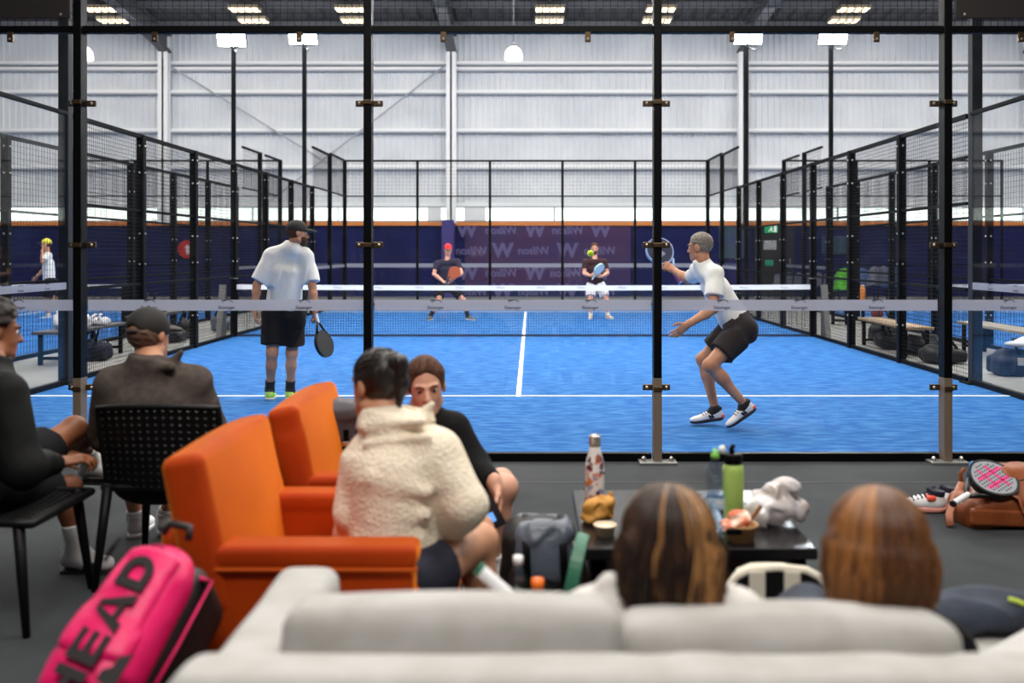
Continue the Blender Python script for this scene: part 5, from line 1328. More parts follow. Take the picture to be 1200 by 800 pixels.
def hair_style(t, H, c, r, f, u, hs, fr, res):
    Fh = lambda x, y, z: c + (r * x + f * y + u * z) * hs
    st = H['style']; m = H['mat']
    if st in ('short', 'curly', 'buzz'):
        g = {'short': .008, 'curly': .02, 'buzz': .004}[st]
        S = Soft(res * .7); S.ell(Fh(0, -.018, .028), ((.077 + g) * hs, (.098 + g) * hs, (.091 + g) * hs), fr)
        S.cut(Fh(0, .055, .062), f * .8 - u * .62); S.cut(Fh(0, -.05, -.05 if st != 'curly' else -.02), -u - f * .1)
        for q in (-1, 1): S.ell(Fh(q * .085, .0, -.02), (.03 * hs, .04 * hs, .05 * hs), fr, k=.008, sub=True)
        if st == 'curly':
            rg = random.Random(3)
            for k in range(60):
                a, b = rg.uniform(0, 6.28), rg.uniform(.1, 1.3); S.ell(Fh(.088 * math.sin(b) * math.cos(a), -.015 + .108 * math.sin(b) * math.sin(a), .035 + .1 * math.cos(b)), (.016,) * 3, k=.008)
        S.noise = ({'short': .003, 'curly': .005, 'buzz': .0015}[st], 130 if st != 'curly' else 90, 5); S.mesh('hair', m, t)
    if st == 'cap':
        S = Soft(res * .6); S.ell(Fh(0, -.014, .035), (.087 * hs, .108 * hs, .094 * hs), fr); S.cut(Fh(0, -.014, H.get('low', .012)), -u + f * .06)
        S.ell(Fh(0, -.125, .02), (.03 * hs, .03 * hs, .022 * hs), fr, k=.006, sub=True)
        cp = S.mesh('cap', H['cap'], t)
        S = Soft(res * .6); S.ell(Fh(0, .105, .018), (.072 * hs, .085 * hs, .03 * hs), fr); S.ell(Fh(0, .105, .004), (.085 * hs, .095 * hs, .03 * hs), fr, k=.004, sub=True); S.cut(Fh(0, .045, 0), -f)
        S.mesh('visor', H.get('visor', H['cap']), cp)
        MB().ball(tuple(Fh(0, -.014, .129)), (.008, .008, .005), 10).build('button', H['cap'], cp, smooth=True)
        MB().tube([Fh(-.03, -.118, .012), Fh(0, -.124, .01), Fh(.03, -.118, .012)], .007, 6).build('strap', H['cap'], cp, smooth=True)
        S = Soft(res * .7); S.ell(Fh(0, -.02, .015), (.0815 * hs, .1015 * hs, .09 * hs), fr); S.cut(Fh(0, .02, 0), f - u * .2); S.cut(Fh(0, -.05, -.06), -u); S.cut(Fh(0, 0, .03), u)
        for q in (-1, 1): S.ell(Fh(q * .085, .0, -.02), (.025 * hs, .035 * hs, .045 * hs), fr, k=.006, sub=True)
        S.noise = (.002, 120, 5); S.mesh('hair', m, t)
    if st == 'tied':      # pulled back, gathered high behind
        S = Soft(res * .7); S.ell(Fh(0, -.02, .03), (.084 * hs, .106 * hs, .098 * hs), fr); S.cut(Fh(0, .062, .064), f * .93 - u * .36); S.cut(Fh(0, -.05, -.075), -u - f * .25)
        for q in (-1, 1): S.ell(Fh(q * .09, .01, -.05), (.022 * hs, .04 * hs, .035 * hs), fr, k=.01, sub=True)
        S.noise = (.002, 140, 7, (1, 1, .3)); ho = S.mesh('hair', m, t)
        tail = H.get('tail')
        if tail:
            S = Soft(res * .7); pts = [Fh(*q) for q in tail]; rr = H.get('tail_r', [.026, .036, .03, .012])
            for i in range(len(pts) - 1): S.cap(pts[i], pts[i + 1], rr[i], rr[i + 1], k=.02)
            S.noise = (.004, 120, 3, (1, 1, .25)); S.mesh('ponytail', m, ho)
            tp = MB(); a = pts[0]; tp.ball(tuple(a), .03, 12); tp.build('hair_tie', m_black, ho, smooth=True)
        def fn(rg):
            a = rg.uniform(-1.35, 1.35); p0 = V((.084 * math.sin(a), .07 * math.cos(a) - .01, .03 + .05 * math.cos(a)))
            pts = []
            end = V(tail[0]) if tail else V((0, -.12, .0))
            for i in range(9):
                q = i / 8; p = p0.lerp(end, q); d = p - V((0, -.02, .03)); d2 = V((d.x / .086, d.y / .107, d.z / .099)); L_ = d2.length
                if L_ > 1e-3: p = V((0, -.02, .03)) + d * (1.0 / L_) if L_ < 1 or i < 8 else p
                pts.append(Fh(p.x + rg.uniform(-.002, .002), p.y, p.z + rg.uniform(-.002, .002)))
            return pts
        strands(ho, m, c, r, f, u, hs, 120, fn, .0016, 5)
    if st in ('bob', 'long'):
        S = Soft(res * .8); S.ell(Fh(0, -.022, .03), (.094 * hs, .114 * hs, .102 * hs), fr)
        if st == 'bob':
            S.cap(Fh(0, -.03, .0), Fh(0, -.035, -.105), .098 * hs, .104 * hs, k=.03, wide=1.12, ax=r, fb=True); S.ell(Fh(0, -.02, -.15), (.07, .09, .05), fr, k=.02, sub=True)
        else:
            S.cap(Fh(0, -.035, .0), Fh(.0, -.06, -.2), .094 * hs, .085 * hs, k=.03, wide=1.12, ax=r); S.cap(Fh(-.04, -.06, -.18), Fh(-.05, -.03, -.3), .05, .03, k=.05); S.cap(Fh(.05, -.06, -.18), Fh(.06, -.03, -.29), .05, .03, k=.05)
        S.ell(Fh(0, .13, -.05), (.075 * hs, .1 * hs, .12 * hs), fr, k=.03, sub=True)
        S.noise = (.006, 60, 4, (1, 1, .18)); ho = S.mesh('hair', m, t)
        low = -.115 if st == 'bob' else -.29
        span = [(-2.5, 2.5)]
        def fn(rg):
            a = rg.uniform(*span[0]); pa = V((rg.uniform(-.02, .02), .01, .128)); k0 = rg.uniform(.97, 1.05); wv = rg.uniform(0, 6.28); am = rg.uniform(.001, .005) if st == 'bob' else rg.uniform(.004, .014)
            pts = []; N_ = 16
            for i in range(N_ + 1):
                q = i / N_; ph = min(q * 2.2, 1) * 1.62
                R = (.1, .118)
                x = math.sin(a) * R[0] * math.sin(ph) * k0; y = -.022 - math.cos(a) * R[1] * math.sin(ph) * k0; z = .03 + .104 * math.cos(ph) * k0
                if ph >= 1.6:
                    g = (q - .455) / .545; z = .03 + (low * rg.uniform(.995, 1.005) - .03) * g; gx = 1 + (.1 if st == 'bob' else .02) * math.sin(g * PI) - (.05 if st == 'bob' else .25) * g * g
                    x = math.sin(a) * R[0] * gx * k0 * 1.06; y = -.026 - math.cos(a) * R[1] * gx * k0
                    x += am * math.sin(wv + g * 7); y += am * math.cos(wv + g * 6)
                pts.append(Fh(x, y, z))
            return pts
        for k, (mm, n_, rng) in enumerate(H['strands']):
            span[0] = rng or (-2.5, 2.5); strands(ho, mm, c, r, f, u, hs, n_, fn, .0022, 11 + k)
Z = V((0, 0, 1))
sk_face = skin('skin_face', (216, 166, 142), (204, 150, 126))
sk_light = skin('skin_light', (206, 152, 122), (190, 132, 104)); sk_tan = skin('skin_tan', (200, 146, 114), (182, 124, 94)); sk_dark = skin('skin_dark', (146, 92, 62), (120, 72, 48)); sk_pink = skin('skin_pink', (222, 164, 140), (204, 140, 116))
h_dark = mat('hair_dark', (34, 24, 20), .45, rgb2=(20, 14, 12), vs=30, stretch=(3, 3, .4)); h_grey = mat('hair_grey', (142, 134, 126), .6, rgb2=(104, 96, 88), vs=60); h_brown = mat('hair_brown', (88, 56, 38), .65, spec=.2, rgb2=(62, 38, 26), vs=30, stretch=(3, 3, .4))
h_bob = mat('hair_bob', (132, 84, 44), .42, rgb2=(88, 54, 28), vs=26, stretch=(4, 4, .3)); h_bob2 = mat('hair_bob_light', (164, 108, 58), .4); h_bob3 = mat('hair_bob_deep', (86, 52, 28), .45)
h_bal = mat('hair_balayage', (48, 32, 24), .42, rgb2=(74, 48, 30), vs=20, stretch=(4, 4, .3)); h_bal2 = mat('hair_blonde', (178, 128, 76), .4); h_bal3 = mat('hair_deep', (40, 27, 21), .45)
c_white = mat('shirt_white', (238, 238, 236), .85, bump=.55, bs=11, bstretch=(1, 1, .55), spec=.2); c_blackshort = mat('shorts_black', (22, 22, 26), .8, spec=.2); c_dkshort = mat('shorts_charcoal', (42, 36, 38), .8, spec=.2)
c_navy = mat('shirt_navy', (34, 32, 56), .85); c_maroon = mat('shirt_maroon', (52, 24, 30), .85); c_shortw = mat('shorts_white', (222, 220, 220), .8)
c_hood = mat('hoodie_grey', (84, 76, 72), .95, rgb2=(74, 66, 62), vs=30, bump=.35, bs=13, spec=.1); c_jack = mat('jacket_black', (11, 13, 14), .75, bump=.25, bs=12, spec=.2)
c_fleece = mat('fleece_cream', (246, 234, 214), .98, rgb2=(236, 220, 196), vs=40, bump=.6, bs=95, spec=.05, sheen=.2); c_blk = mat('top_black', (12, 12, 14), .85, spec=.2, bump=.3, bs=14); c_navyskirt = mat('skirt_navy', (24, 26, 44), .8)
c_knit = mat('knit_pale', (216, 212, 208), .95, rgb2=(202, 198, 194), vs=30, bump=.3, bs=120)
c_sockb = mat('sock_black', (20, 20, 24), .85); c_sockw = mat('sock_white', (222, 222, 222), .9)
m_solek = mat('sole_navy', (28, 28, 44), .6)

# --- grey-haired player, lunging for the ball
z = 8.05
J = dict(head=P(820, 289, 8.08), hf=(-.82, .55, -.06), hu=(-.12, 0, 1), neck=P(823, 306, 8.06),
         sL=P(838, 321, 7.92), sR=P(818, 319, 8.24), eL=P(836, 362, 7.80), wL=P(806, 380, 7.72), eR=P(806, 327, 8.42), wR=P(790, 317, 8.57),
         hL=P(871, 386, 7.99), hR=P(862, 384, 8.19), kL=P(832, 428, 7.86), kR=P(824, 421, 8.24), aL=P(872, 473, 7.98), aR=P(838, 479, 8.19),
         tL=(-.82, -.12, -.52), tR=(-1, -.1, -.12), uL=(-.5, 0, .85), uR=(-.12, 0, 1),
         dL=(-.78, -.1, -.62), pL=(-.25, .75, .3), thL=(-.55, .1, .55), dR=(-.85, .3, .55), pR=(-.2, .95, -.25), thR=(.15, .1, 1), cL=(.16, .35, 0), cR=(.95, .9, 1))
person('grey-haired player in white shirt and dark shorts lunging with a padel racket', J, sk_tan, res=.006, top=dict(name='t_shirt', mat=c_white, loose=.022, hem=-.06, sleeve=.62, wr=.010, wf=22), bottom=dict(name='shorts', mat=c_dkshort, len=.68, loose=.026, wr=.009),
       socks=dict(h=.015, mat=c_sockb), shoes=dict(mat=m_shoew, sole=m_solek, heel=m_coral, collar=m_navyk, lace=m_navyk, marks=m_navyk), hair=dict(style='buzz', mat=h_grey), w=1.02)
hp = P(786.5, 315, 8.60); top_ = P(769, 288, 8.72); yv = unit(top_ - hp)
xr, yr, zr = ortho(yv, V((.12, -1, .25)))
racket('padel racket with pale blue rim and pink grip in the raised hand', frame(P(797, 331, 8.58), *ortho(top_ - P(797, 331, 8.58), V((.15, -1, .2)))), mat('rim_pale_blue', (150, 178, 226), .35), mat('face_navy', (30, 40, 82), .5), mat('grip_pink', (226, 96, 160), .6), mat('hole_dark', (14, 16, 34), .6), 5, W=.25, H=.27,
       prints=[([(-.02, .02), (.01, .03), (.03, .07), (.01, .09), (-.02, .06), (-.03, .04)], mat('print_lime', (160, 176, 90), .5)), ([(-.03, -.06), (.03, -.05), (.02, -.01), (-.02, -.02)], mat('print_pale', (150, 160, 190), .5))])

# --- capped player with his back to the glass
J = dict(head=P(349, 273, 9.55), hf=(.93, .38, -.08), hu=(.05, .1, 1), neck=P(343, 288, 9.55),
         sL=P(318, 301, 9.55), sR=P(360, 301, 9.6), eL=P(301, 334, 9.5), eR=P(366, 336, 9.55), wL=P(299, 362, 9.45), wR=P(369, 364, 9.5),
         hL=P(321, 369, 9.58), hR=P(344, 369, 9.6), kL=P(319, 414, 9.5), kR=P(342, 414, 9.62), aL=P(316, 457, 9.62), aR=P(340, 457, 9.72),
         tL=(-.12, 1, -.05), tR=(.1, 1, -.05), dL=(.05, -.1, -1), pL=(1, .1, 0), thL=(.1, 1, 0), dR=(.12, .1, -1), pR=(-.9, .1, -.2), thR=(0, 1, 0), cL=(.4, .4, 0), cR=(.95, .9, 1))
person('bearded player in black cap, white oversized shirt and black shorts, back to the glass', J, sk_tan, res=.007, top=dict(name='t_shirt', mat=c_white, loose=.040, hem=.12, sleeve=.85, wr=.014, wf=19, bell=1.0, wst=(1, 1, .5)), bottom=dict(name='shorts', mat=c_blackshort, len=.78, loose=.03, wr=.005),
       socks=dict(h=.27, mat=c_sockb), shoes=dict(mat=mat('shoe_neon', (166, 232, 40), .5, rgb2=(200, 240, 120), vs=14, contrast=(.45, .6)), sole=m_shoew, collar=m_navyk, lace=m_navyk), hair=dict(style='cap', mat=h_brown, cap=mat('cap_black', (28, 25, 25), .8)), beard=h_brown)
a = P(370.5, 369, 9.49); b_ = P(379.5, 402, 9.47)
racket('black padel racket hanging from the capped player\'s hand', frame(a - unit(b_ - a) * .02, *ortho(b_ - a, V((.9, -.42, .1)))), m_rimk, mat('racket_face_black', (32, 31, 36), .4), m_gripw, m_rimk, 4, W=.25, H=.27, grip_l=.10)
for q, nm in ((P(299, 357, 9.46), 'black wristband on the capped player\'s free arm'), (P(369, 360, 9.51), 'black wristband above the capped player\'s racket hand')):
    M = Matrix.Translation(q); mb = MB().lathe([(.035, -.02), (.037, 0), (.035, .02)], 18, M); tag(mb.build('wristband', c_sockb, smooth=True), nm, 'wristband')

# --- red-capped player beyond the net
zz = 20.9
J = dict(head=P(525, 292, zz), hf=(.15, -.98, -.1), hu=(0, -.1, 1), sL=P(536, 307, zz), sR=P(512, 309, zz), eL=P(541, 320, zz - .15), eR=P(508.5, 321, zz - .1), wL=P(532, 326, zz - .38), wR=P(521, 331, zz - .35),
         hL=P(530, 336, zz + .1), hR=P(517, 336, zz + .1), kL=P(543, 352, zz - .05), kR=P(514, 352, zz - .12), aL=P(548, 369, zz), aR=P(505, 369, zz),
         tL=(.75, -.65, -.05), tR=(-.25, -.95, -.05), dL=(-.8, -.35, -.2), pL=(-.3, .3, -.8), thL=(0, -.5, .8), dR=(.85, -.4, -.1), pR=(.2, .6, .6), thR=(0, .5, .8), cL=(.9, .8, 1), cR=(.9, .8, 1))
person('player in red cap and navy shirt crouching beyond the net', J, sk_pink, res=.012, top=dict(name='t_shirt', mat=c_navy, loose=.02, sleeve=.6), bottom=dict(name='shorts', mat=c_blackshort, len=.75), socks=dict(h=.3, mat=c_sockb), shoes=dict(mat=mat('shoe_dull', (92, 96, 92), .6), sole=m_shoew), hair=dict(style='cap', mat=h_brown, cap=mat('cap_red', (222, 42, 52), .7)))
a = P(522.5, 331, zz - .42); b_ = P(533.5, 318, zz - .5)
racket('orange padel racket held ready by the red-capped player', frame(a, *ortho(b_ - a, V((.35, -.9, .2)))), mat('rim_orange', (170, 84, 50), .4), mat('face_orange', (214, 106, 58), .4), m_rimk, None, W=.26, H=.27, grip_l=.08)

# --- player in white shorts beyond the net
zz = 21.3
J = dict(head=P(697, 291, zz), hf=(-.1, -1, -.12), hu=(0, -.1, 1), sL=P(708, 307, zz), sR=P(686, 307, zz), eL=P(712, 320, zz - .05), eR=P(684.5, 320, zz - .05), wL=P(705, 324, zz - .35), wR=P(692, 323, zz - .38),
         hL=P(704, 336, zz + .08), hR=P(692.5, 336, zz + .08), kL=P(711, 352, zz - .08), kR=P(692, 352, zz - .08), aL=P(712, 368, zz), aR=P(692, 368, zz + .02),
         tL=(.45, -.88, -.04), tR=(-.1, -1, -.04), dL=(-.75, -.5, .1), pL=(-.4, .6, .3), thL=(0, .3, .9), dR=(.8, -.4, .15), pR=(.3, .6, .3), thR=(0, .3, .9), cL=(.9, .8, 1), cR=(.9, .8, 1))
person('player in dark maroon shirt and white shorts waiting beyond the net', J, sk_pink, res=.012, top=dict(name='t_shirt', mat=c_maroon, loose=.022, sleeve=.6), bottom=dict(name='shorts', mat=c_shortw, len=.7, loose=.026), socks=dict(h=.16, mat=c_sockw), shoes=dict(mat=mat('shoe_beige', (220, 196, 180), .6), sole=m_shoew), hair=dict(style='short', mat=h_brown), beard=h_brown)
a = P(694, 327, zz - .44); b_ = P(701.5, 316, zz - .5)
racket('white padel racket held ready by the player in white shorts', frame(a, *ortho(b_ - a, V((.75, -.62, .2)))), mat('rim_mint', (176, 216, 220), .4), mat('face_mint', (226, 240, 242), .4), m_gripw, None, W=.26, H=.27, grip_l=.06)

# --- person walking on the next court
zz = 21.7
J = dict(head=P(54, 286, zz), hf=(-.96, -.25, -.05), hu=(0, 0, 1), sL=P(55, 300, zz - .18), sR=P(57, 300, zz + .2), eL=P(50, 307, zz - .3), eR=P(52, 315, zz + .3), wL=P(49.5, 293, zz - .2), wR=P(43, 324, zz + .25),
         hL=P(58, 331, zz - .1), hR=P(58, 331, zz + .1), kL=P(55, 352, zz - .1), kR=P(62, 350, zz + .1), aL=P(57, 370, zz - .1), aR=P(68, 366, zz + .1),
         tL=(-1, -.1, 0), tR=(-.9, 0, -.35), dL=(.1, .3, .9), pL=(.5, .8, 0), thL=(.8, -.3, .2), dR=(-.6, 0, -.8), pR=(.5, -.6, -.3), thR=(-.7, 0, .6))
person('person in yellow cap and white shirt on the next court, hand at mouth', J, sk_light, res=.012, top=dict(name='t_shirt', mat=c_white, loose=.03, sleeve=.7), bottom=dict(name='shorts', mat=c_blackshort, len=.8, loose=.028), socks=dict(h=.15, mat=c_sockw), shoes=dict(mat=m_shoew, sole=m_shoew), hair=dict(style='cap', mat=h_brown, cap=mat('cap_yellow', (226, 218, 70), .7), visor=mat('visor_dark', (40, 40, 44), .7)))

# --- seated man in the black jacket
J = dict(head=P(-6, 388, 4.12), hf=(.72, .7, -.12), hu=(0, .1, 1), neck=P(-12, 424, 4.03), sL=P(-8, 456, 4.22), sR=P(6, 462, 3.84), eL=P(20, 535, 4.40), eR=P(26, 548, 3.78), wL=P(62, 535, 4.40), wR=P(70, 542, 4.02),
         hL=P(-18, 574, 4.08), hR=P(-22, 578, 3.90), kL=P(86, 503, 4.50), kR=P(80, 572, 4.42), aL=P(108, 541, 4.86), aR=P(90, 643, 4.44),
         tL=(.55, .75, -.2), tR=(.85, -.05, -.02), uL=(-.3, .3, 1), dL=(.8, .5, 0), pL=(0, .3, -.9), thL=(.3, -.8, 0), dR=(.8, .5, .1), pR=(.3, .4, -.9), thR=(-.2, .5, .8), cR=(.5, .5, 0))
person('seated man with curly dark hair, black jacket and white socks, legs crossed', J, sk_dark, res=.007, top=dict(name='jacket', mat=c_jack, loose=.03, hem=-.04, sleeve=1.9, wr=.007, wf=18, cuff=.6, collar=.03), bottom=dict(name='shorts', mat=c_blackshort, len=.72, loose=.02),
       socks=dict(h=.42, mat=c_sockw, foot=True), shoes=dict(slide=True, mat=mat('slide_black', (24, 24, 27), .5)), hair=dict(style='curly', mat=mat('hair_black', (30, 22, 20), .7)), base=(P(-40, 600, 4.0).x, -2.8, 0))

# --- seated man in the black cap
def hood_shape(S):
    S.ell(P(182, 474, 4.45), (.255, .14, .15), k=.06)
    S.cap(P(176, 438, 4.44), P(180, 420, 4.44), .075, .082, k=.04, wide=1.3, ax=(1, 0, 0), fb=True)
    S.cap(P(196, 432, 4.42), P(212, 413, 4.42), .034, .016, k=.03); S.cap(P(160, 432, 4.40), P(200, 430, 4.36), .022, k=.03)
    S.cap(P(178, 425, 4.46), P(181, 408, 4.46), .068, .074, k=.006, wide=1.25, ax=(1, 0, 0), sub=True)
J = dict(head=P(176, 392, 4.50), hf=(.36, .93, -.1), hu=(-.03, .12, 1), neck=P(176, 424, 4.44), sL=P(132, 452, 4.44), sR=P(228, 450, 4.46), eL=P(124, 510, 4.56), eR=P(245, 500, 4.60), wL=P(150, 540, 4.85), wR=P(232, 520, 4.88),
         hL=P(160, 556, 4.48), hR=P(203, 556, 4.48), kL=P(150, 545, 4.95), kR=P(206, 545, 4.95), aL=P(160, 606, 5.0), aR=P(196, 603, 5.03),
         tL=(-.1, 1, 0), tR=(.15, 1, 0), dL=(.6, .7, 0), pL=(0, 0, -1), thL=(.6, -.6, 0), dR=(-.6, .7, 0), pR=(0, 0, -1), thR=(-.6, -.6, 0))
person('seated man in black cap and grey hoodie, back to the camera', J, sk_tan, res=.007, top=dict(name='hoodie', mat=c_hood, loose=.030, hem=.0, sleeve=1.9, wr=.006, wf=15, cuff=.5, bell=.8, custom=hood_shape), bottom=dict(name='shorts', mat=c_blackshort, len=.8, loose=.022),
       socks=dict(h=.14, mat=c_sockw), shoes=dict(mat=m_shoew, sole=m_shoew), hair=dict(style='cap', mat=mat('hair_cropped', (98, 72, 58), .7), cap=mat('cap_black', (28, 25, 25), .8), visor=mat('visor_grey', (70, 66, 64), .8), low=-.005), w=1.05)
hd = Soft(.007); q = P(182, 428, 4.42)
# --- woman in cream fleece
def fleece_shape(S):
    S.ell(P(472, 552, 3.17), (.165, .135, .15), k=.06); S.cap(P(468, 560, 3.17), P(460, 660, 3.14), .13, .128, k=.07, wide=1.12, ax=(1, 0, 0))
    S.cap(P(462, 508, 3.2), P(464, 482, 3.2), .085, .088, k=.05, wide=1.18, ax=(1, .1, 0), fb=True)
    S.cap(P(488, 494, 3.18), P(506, 474, 3.16), .034, .016, k=.025); S.cap(P(430, 502, 3.13), P(492, 494, 3.09), .02, k=.018); S.cap(P(428, 520, 3.10), P(500, 512, 3.07), .018, k=.014)
    S.cap(P(514, 530, 3.14), P(546, 592, 3.08), .068, .07, k=.022); S.cap(P(546, 592, 3.08), P(520, 622, 3.24), .07, .062, k=.022); S.cap(P(432, 530, 3.2), P(412, 604, 3.16), .06, .06, k=.022)
    for (xa, ya, xb, yb, r_) in ((436, 560, 500, 578, .014), (440, 610, 500, 604, .014), (432, 645, 490, 632, .013)): S.cap(P(xa, ya, 3.045), P(xb, yb, 3.03), r_, k=.035)
    S.cap(P(462, 650, 3.12), P(484, 690, 3.04), .115, .10, k=.06, wide=1.1, ax=(1, 0, 0), fb=True)
    S.cap(P(464, 490, 3.22), P(465, 468, 3.22), .076, .08, k=.006, wide=1.18, ax=(1, .1, 0), sub=True)
J = dict(head=P(441, 450, 3.24), hf=(-.74, .66, -.1), hu=(-.05, .12, 1), neck=P(452, 486, 3.2), sL=P(434, 540, 3.2), sR=P(510, 534, 3.14), eL=P(420, 622, 3.24), eR=P(538, 590, 3.14), wL=P(450, 630, 3.46), wR=P(508, 610, 3.42),
         hL=P(474, 664, 3.22), hR=P(476, 686, 2.99), kL=P(560, 622, 3.52), kR=P(564, 634, 3.30), aL=P(556, 742, 3.52), aR=P(566, 764, 3.26),
         tL=(.8, .6, 0), tR=(.8, .6, 0), dL=(.7, .6, 0), pL=(0, 0, -1), thL=(.5, -.7, 0), dR=(-.5, .8, 0), pR=(0, 0, -1), thR=(-.6, -.5, 0))
person('woman in cream fleece jacket with dark tied hair, seated with back turned', J, sk_tan, res=.006, female=True, sc=.95, top=dict(name='fleece_jacket', mat=c_fleece, loose=.036, hem=-.06, hem_off=(-.02, -.02, 0), sleeve=1.9, wr=.006, wf=18, cuff=.6, bell=.8, wst=(.6, .6, 1.5), custom=fleece_shape), bottom=dict(name='shorts', mat=c_navyskirt, len=.42, loose=.016),
       socks=dict(h=.12, mat=c_sockw), shoes=dict(mat=m_shoew, sole=m_shoew), hair=dict(style='tied', mat=h_dark, tail=[(.0, -.092, .055), (.005, -.112, .07), (.01, -.118, .0), (.005, -.11, -.08)], tail_r=[.024, .03, .026, .01]), w=1.05)
tr = MB(); hR, kR = J['hR'], J['kR']; a = hR.lerp(kR, .43)
# --- woman in black top leaning forward with a phone
J = dict(head=P(499, 452, 3.98), hf=(.16, -.97, -.16), hu=(-.06, -.12, 1), neck=P(495, 485, 4.02), sL=P(530, 505, 3.98), sR=P(470, 508, 4.06), eL=P(556, 546, 3.94), eR=P(470, 570, 3.9), wL=P(580, 566, 3.80), wR=P(520, 590, 3.75),
         hL=P(500, 590, 3.98), hR=P(498, 590, 4.18), kL=P(590, 572, 3.93), kR=P(586, 565, 4.16), aL=P(572, 668, 3.95), aR=P(568, 662, 4.15),
         tL=(1, -.2, 0), tR=(1, -.1, 0), dL=(.10, -.32, -.9), pL=(-.75, -.5, -.1), thL=(-.5, -.75, .1), dR=(.9, .2, -.2), pR=(0, 0, -1), thR=(0, 1, 0), cL=(.42, .5, 1))
t2, F2, fr2 = person('woman in black top holding a phone, facing the camera', J, sk_face, res=.005, female=True, sc=.96, top=dict(name='top', mat=c_blk, loose=.022, sleeve=1.88, wr=.006, wf=20, cuff=.5, collar=.02), bottom=dict(name='shorts', mat=c_blk, len=.35, loose=.012),
       socks=dict(h=.2, mat=c_sockw), shoes=dict(mat=m_shoew, sole=m_shoew), hair=dict(style='tied', mat=h_brown, tail=[(0, -.118, .03), (0, -.15, .0), (0, -.15, -.07), (0, -.13, -.12)]))
wl, dl = J['wL'], unit(V((.10, -.32, -.9)))
pc = P(573, 597, 3.70); xp, yp, zp_ = ortho(V((.45, -.15, -.85)), V((-.35, -.85, .35)))
Mp = frame(pc, xp, yp, zp_)
t = thing('phone', 'black phone with lit screen in the hand of the woman in black', 'phone', tuple(pc))
MB().rbox((0, 0, 0), (.074, .15, .009), .004, Mp).build('case', m_black, t)
sc_ = MB().rbox((0, 0, .005), (.066, .138, .001), .0004, Mp).build('screen', mat('phone_screen', (26, 30, 40), .1, emit=.2), t)
MB().rbox((.008, .03, .0058), (.036, .036, .0008), .0003, Mp).build('screen_icon', mat('phone_icon', (96, 150, 220), .3, emit=.9), sc_)

# --- two women on the sofa
def sofa_woman(label, hx, hy, hz, hf, hu, hair, topd, sx, kx, kz, ksp, skn, dx=0, lift=0):
    hd_ = P(hx, hy, hz); nk = hd_ + V((dx * .3, -.03, -.12)); cx = nk.x + dx; y = hd_.y
    J = dict(head=hd_, hf=hf, hu=hu, neck=nk, sL=(cx - sx, y - .015, nk.z - .10 + lift), sR=(cx + sx, y - .015, nk.z - .10 + lift), eL=(cx - sx - .03, y + .12, nk.z - .34), eR=(cx + sx + .02, y + .14, nk.z - .34), wL=(cx - .1, y + .34, nk.z - .36), wR=(cx + .12, y + .36, nk.z - .34),
             hL=(cx - .09, y + .05, .50), hR=(cx + .09, y + .05, .50), kL=(kx - ksp, y + .54, kz), kR=(kx + ksp, y + .54, kz), aL=(kx - ksp, y + .72, .1), aR=(kx + ksp, y + .72, .1), tL=(0, 1, 0), tR=(0, 1, 0),
             dL=(.6, .7, -.1), pL=(0, 0, -1), thL=(.6, -.5, 0), dR=(-.7, .6, -.1), pR=(0, 0, -1), thR=(-.6, -.5, 0))
    return person(label, J, skn, res=.008, female=True, sc=.95, top=topd, bottom=dict(name='jeans', mat=m_den, len=1.5, loose=.014), shoes=dict(mat=m_shoew, sole=m_shoew), hair=hair)
sofa_woman('woman on the sofa with long dark hair with blonde streaks, seen from behind', 781, 641, 2.03, (-.12, 1, -.15), (.02, .1, 1), dict(style='long', mat=h_bal, strands=((h_bal3, 420, None), (h_bal2, 110, (.15, 1.0)), (h_bal2, 40, None), (h_brown, 160, None))),
           dict(name='sweater', mat=c_knit, loose=.034, sleeve=1.9, wr=.006, wf=20, custom=lambda S: (S.cap(P(722, 712, 2.0), P(716, 686, 2.0), .06, .032, k=.05), S.cap(P(790, 716, 2.02), P(840, 712, 2.02), .05, .045, k=.04))), .145, P(800, 690, 2.6).x, .50, .1, sk_light, dx=-.01, lift=.05)
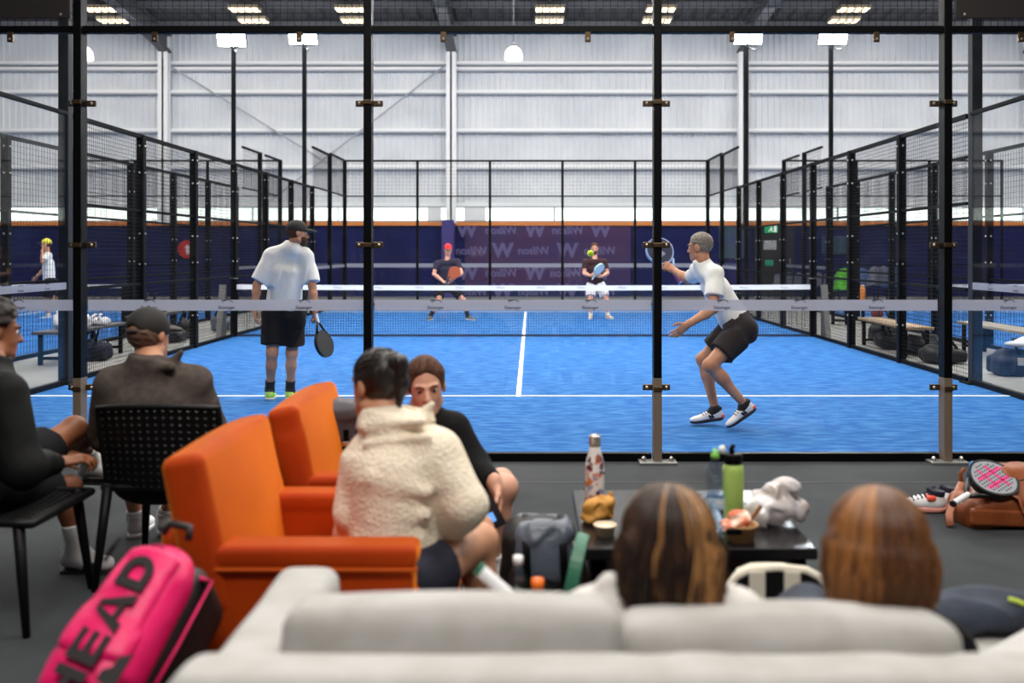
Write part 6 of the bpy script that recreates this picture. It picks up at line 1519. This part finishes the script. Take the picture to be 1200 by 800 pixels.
sofa_woman('woman on the sofa with a plain brown bob, seen from behind', 1026, 643, 2.03, (.05, 1, -.12), (.02, .06, 1), dict(style='bob', mat=h_bob, strands=((h_bob, 420, None), (h_bob2, 170, (-1.4, -.3)), (h_bob3, 240, (-.4, .5)), (h_bob3, 100, None))),
           dict(name='top', mat=c_blk, loose=.022, sleeve=1.9, wr=.005), .125, P(985, 690, 2.6).x, .50, .1, sk_light)
# ------------------------------------------------------------------ light
def area(name, loc, size, energy, rot=(0, 0, 0), col=(1, 1, 1)):
    l = bpy.data.lights.new(name, 'AREA'); l.shape = 'RECTANGLE'; l.size, l.size_y = size; l.energy = energy; l.color = col
    o = bpy.data.objects.new(name, l); COL.objects.link(o); o.location = loc; o.rotation_euler = rot; return o
for k, y in enumerate((3.5, 10, 16.5)):
    area('court_lighting', (0, y, 8.4), (7, 3), 450, col=(1, .95, .87))
    area('court_lighting', (-11.8, y, 8.4), (7, 3), 360, col=(1, .95, .87))
    area('court_lighting', (12.1, y, 8.4), (7, 3), 450, col=(1, .95, .87))
area('wall_fill', (0, 21, 8.2), (36, .8), 470, (.8, 0, 0), (1, .95, .88))  # unseen strip lamp, added to brighten the end wall
area('lounge_lamp_and_fill', (.6, -2.6, 5.2), (5, 1.8), 165, (0, 0, 0), (1, .95, .88))
area('lounge_lamp_and_fill', (.2, -7.6, 7.5), (5, 1.2), 400, (.3, 0, 0), (1, .95, .88))  # unseen lamp behind the camera, added as soft frontal fill
for s in (-1, 1):     # flood lamps on the near masts, shining down over the court
    o = area('flood_lamp', (s * 4.95, 4.2, 6.55), (.7, .35), 240, col=(1, .96, .9))
    d = V((s * -.6, 10.5, 0.6)) - o.location; o.rotation_euler = d.to_track_quat('-Z', 'Y').to_euler()
w = bpy.data.worlds.new('world'); SC.world = w; w.use_nodes = True
w.node_tree.nodes['Background'].inputs['Color'].default_value = (1, .97, .94, 1); w.node_tree.nodes['Background'].inputs['Strength'].default_value = .4
SC.view_settings.exposure = 0.35
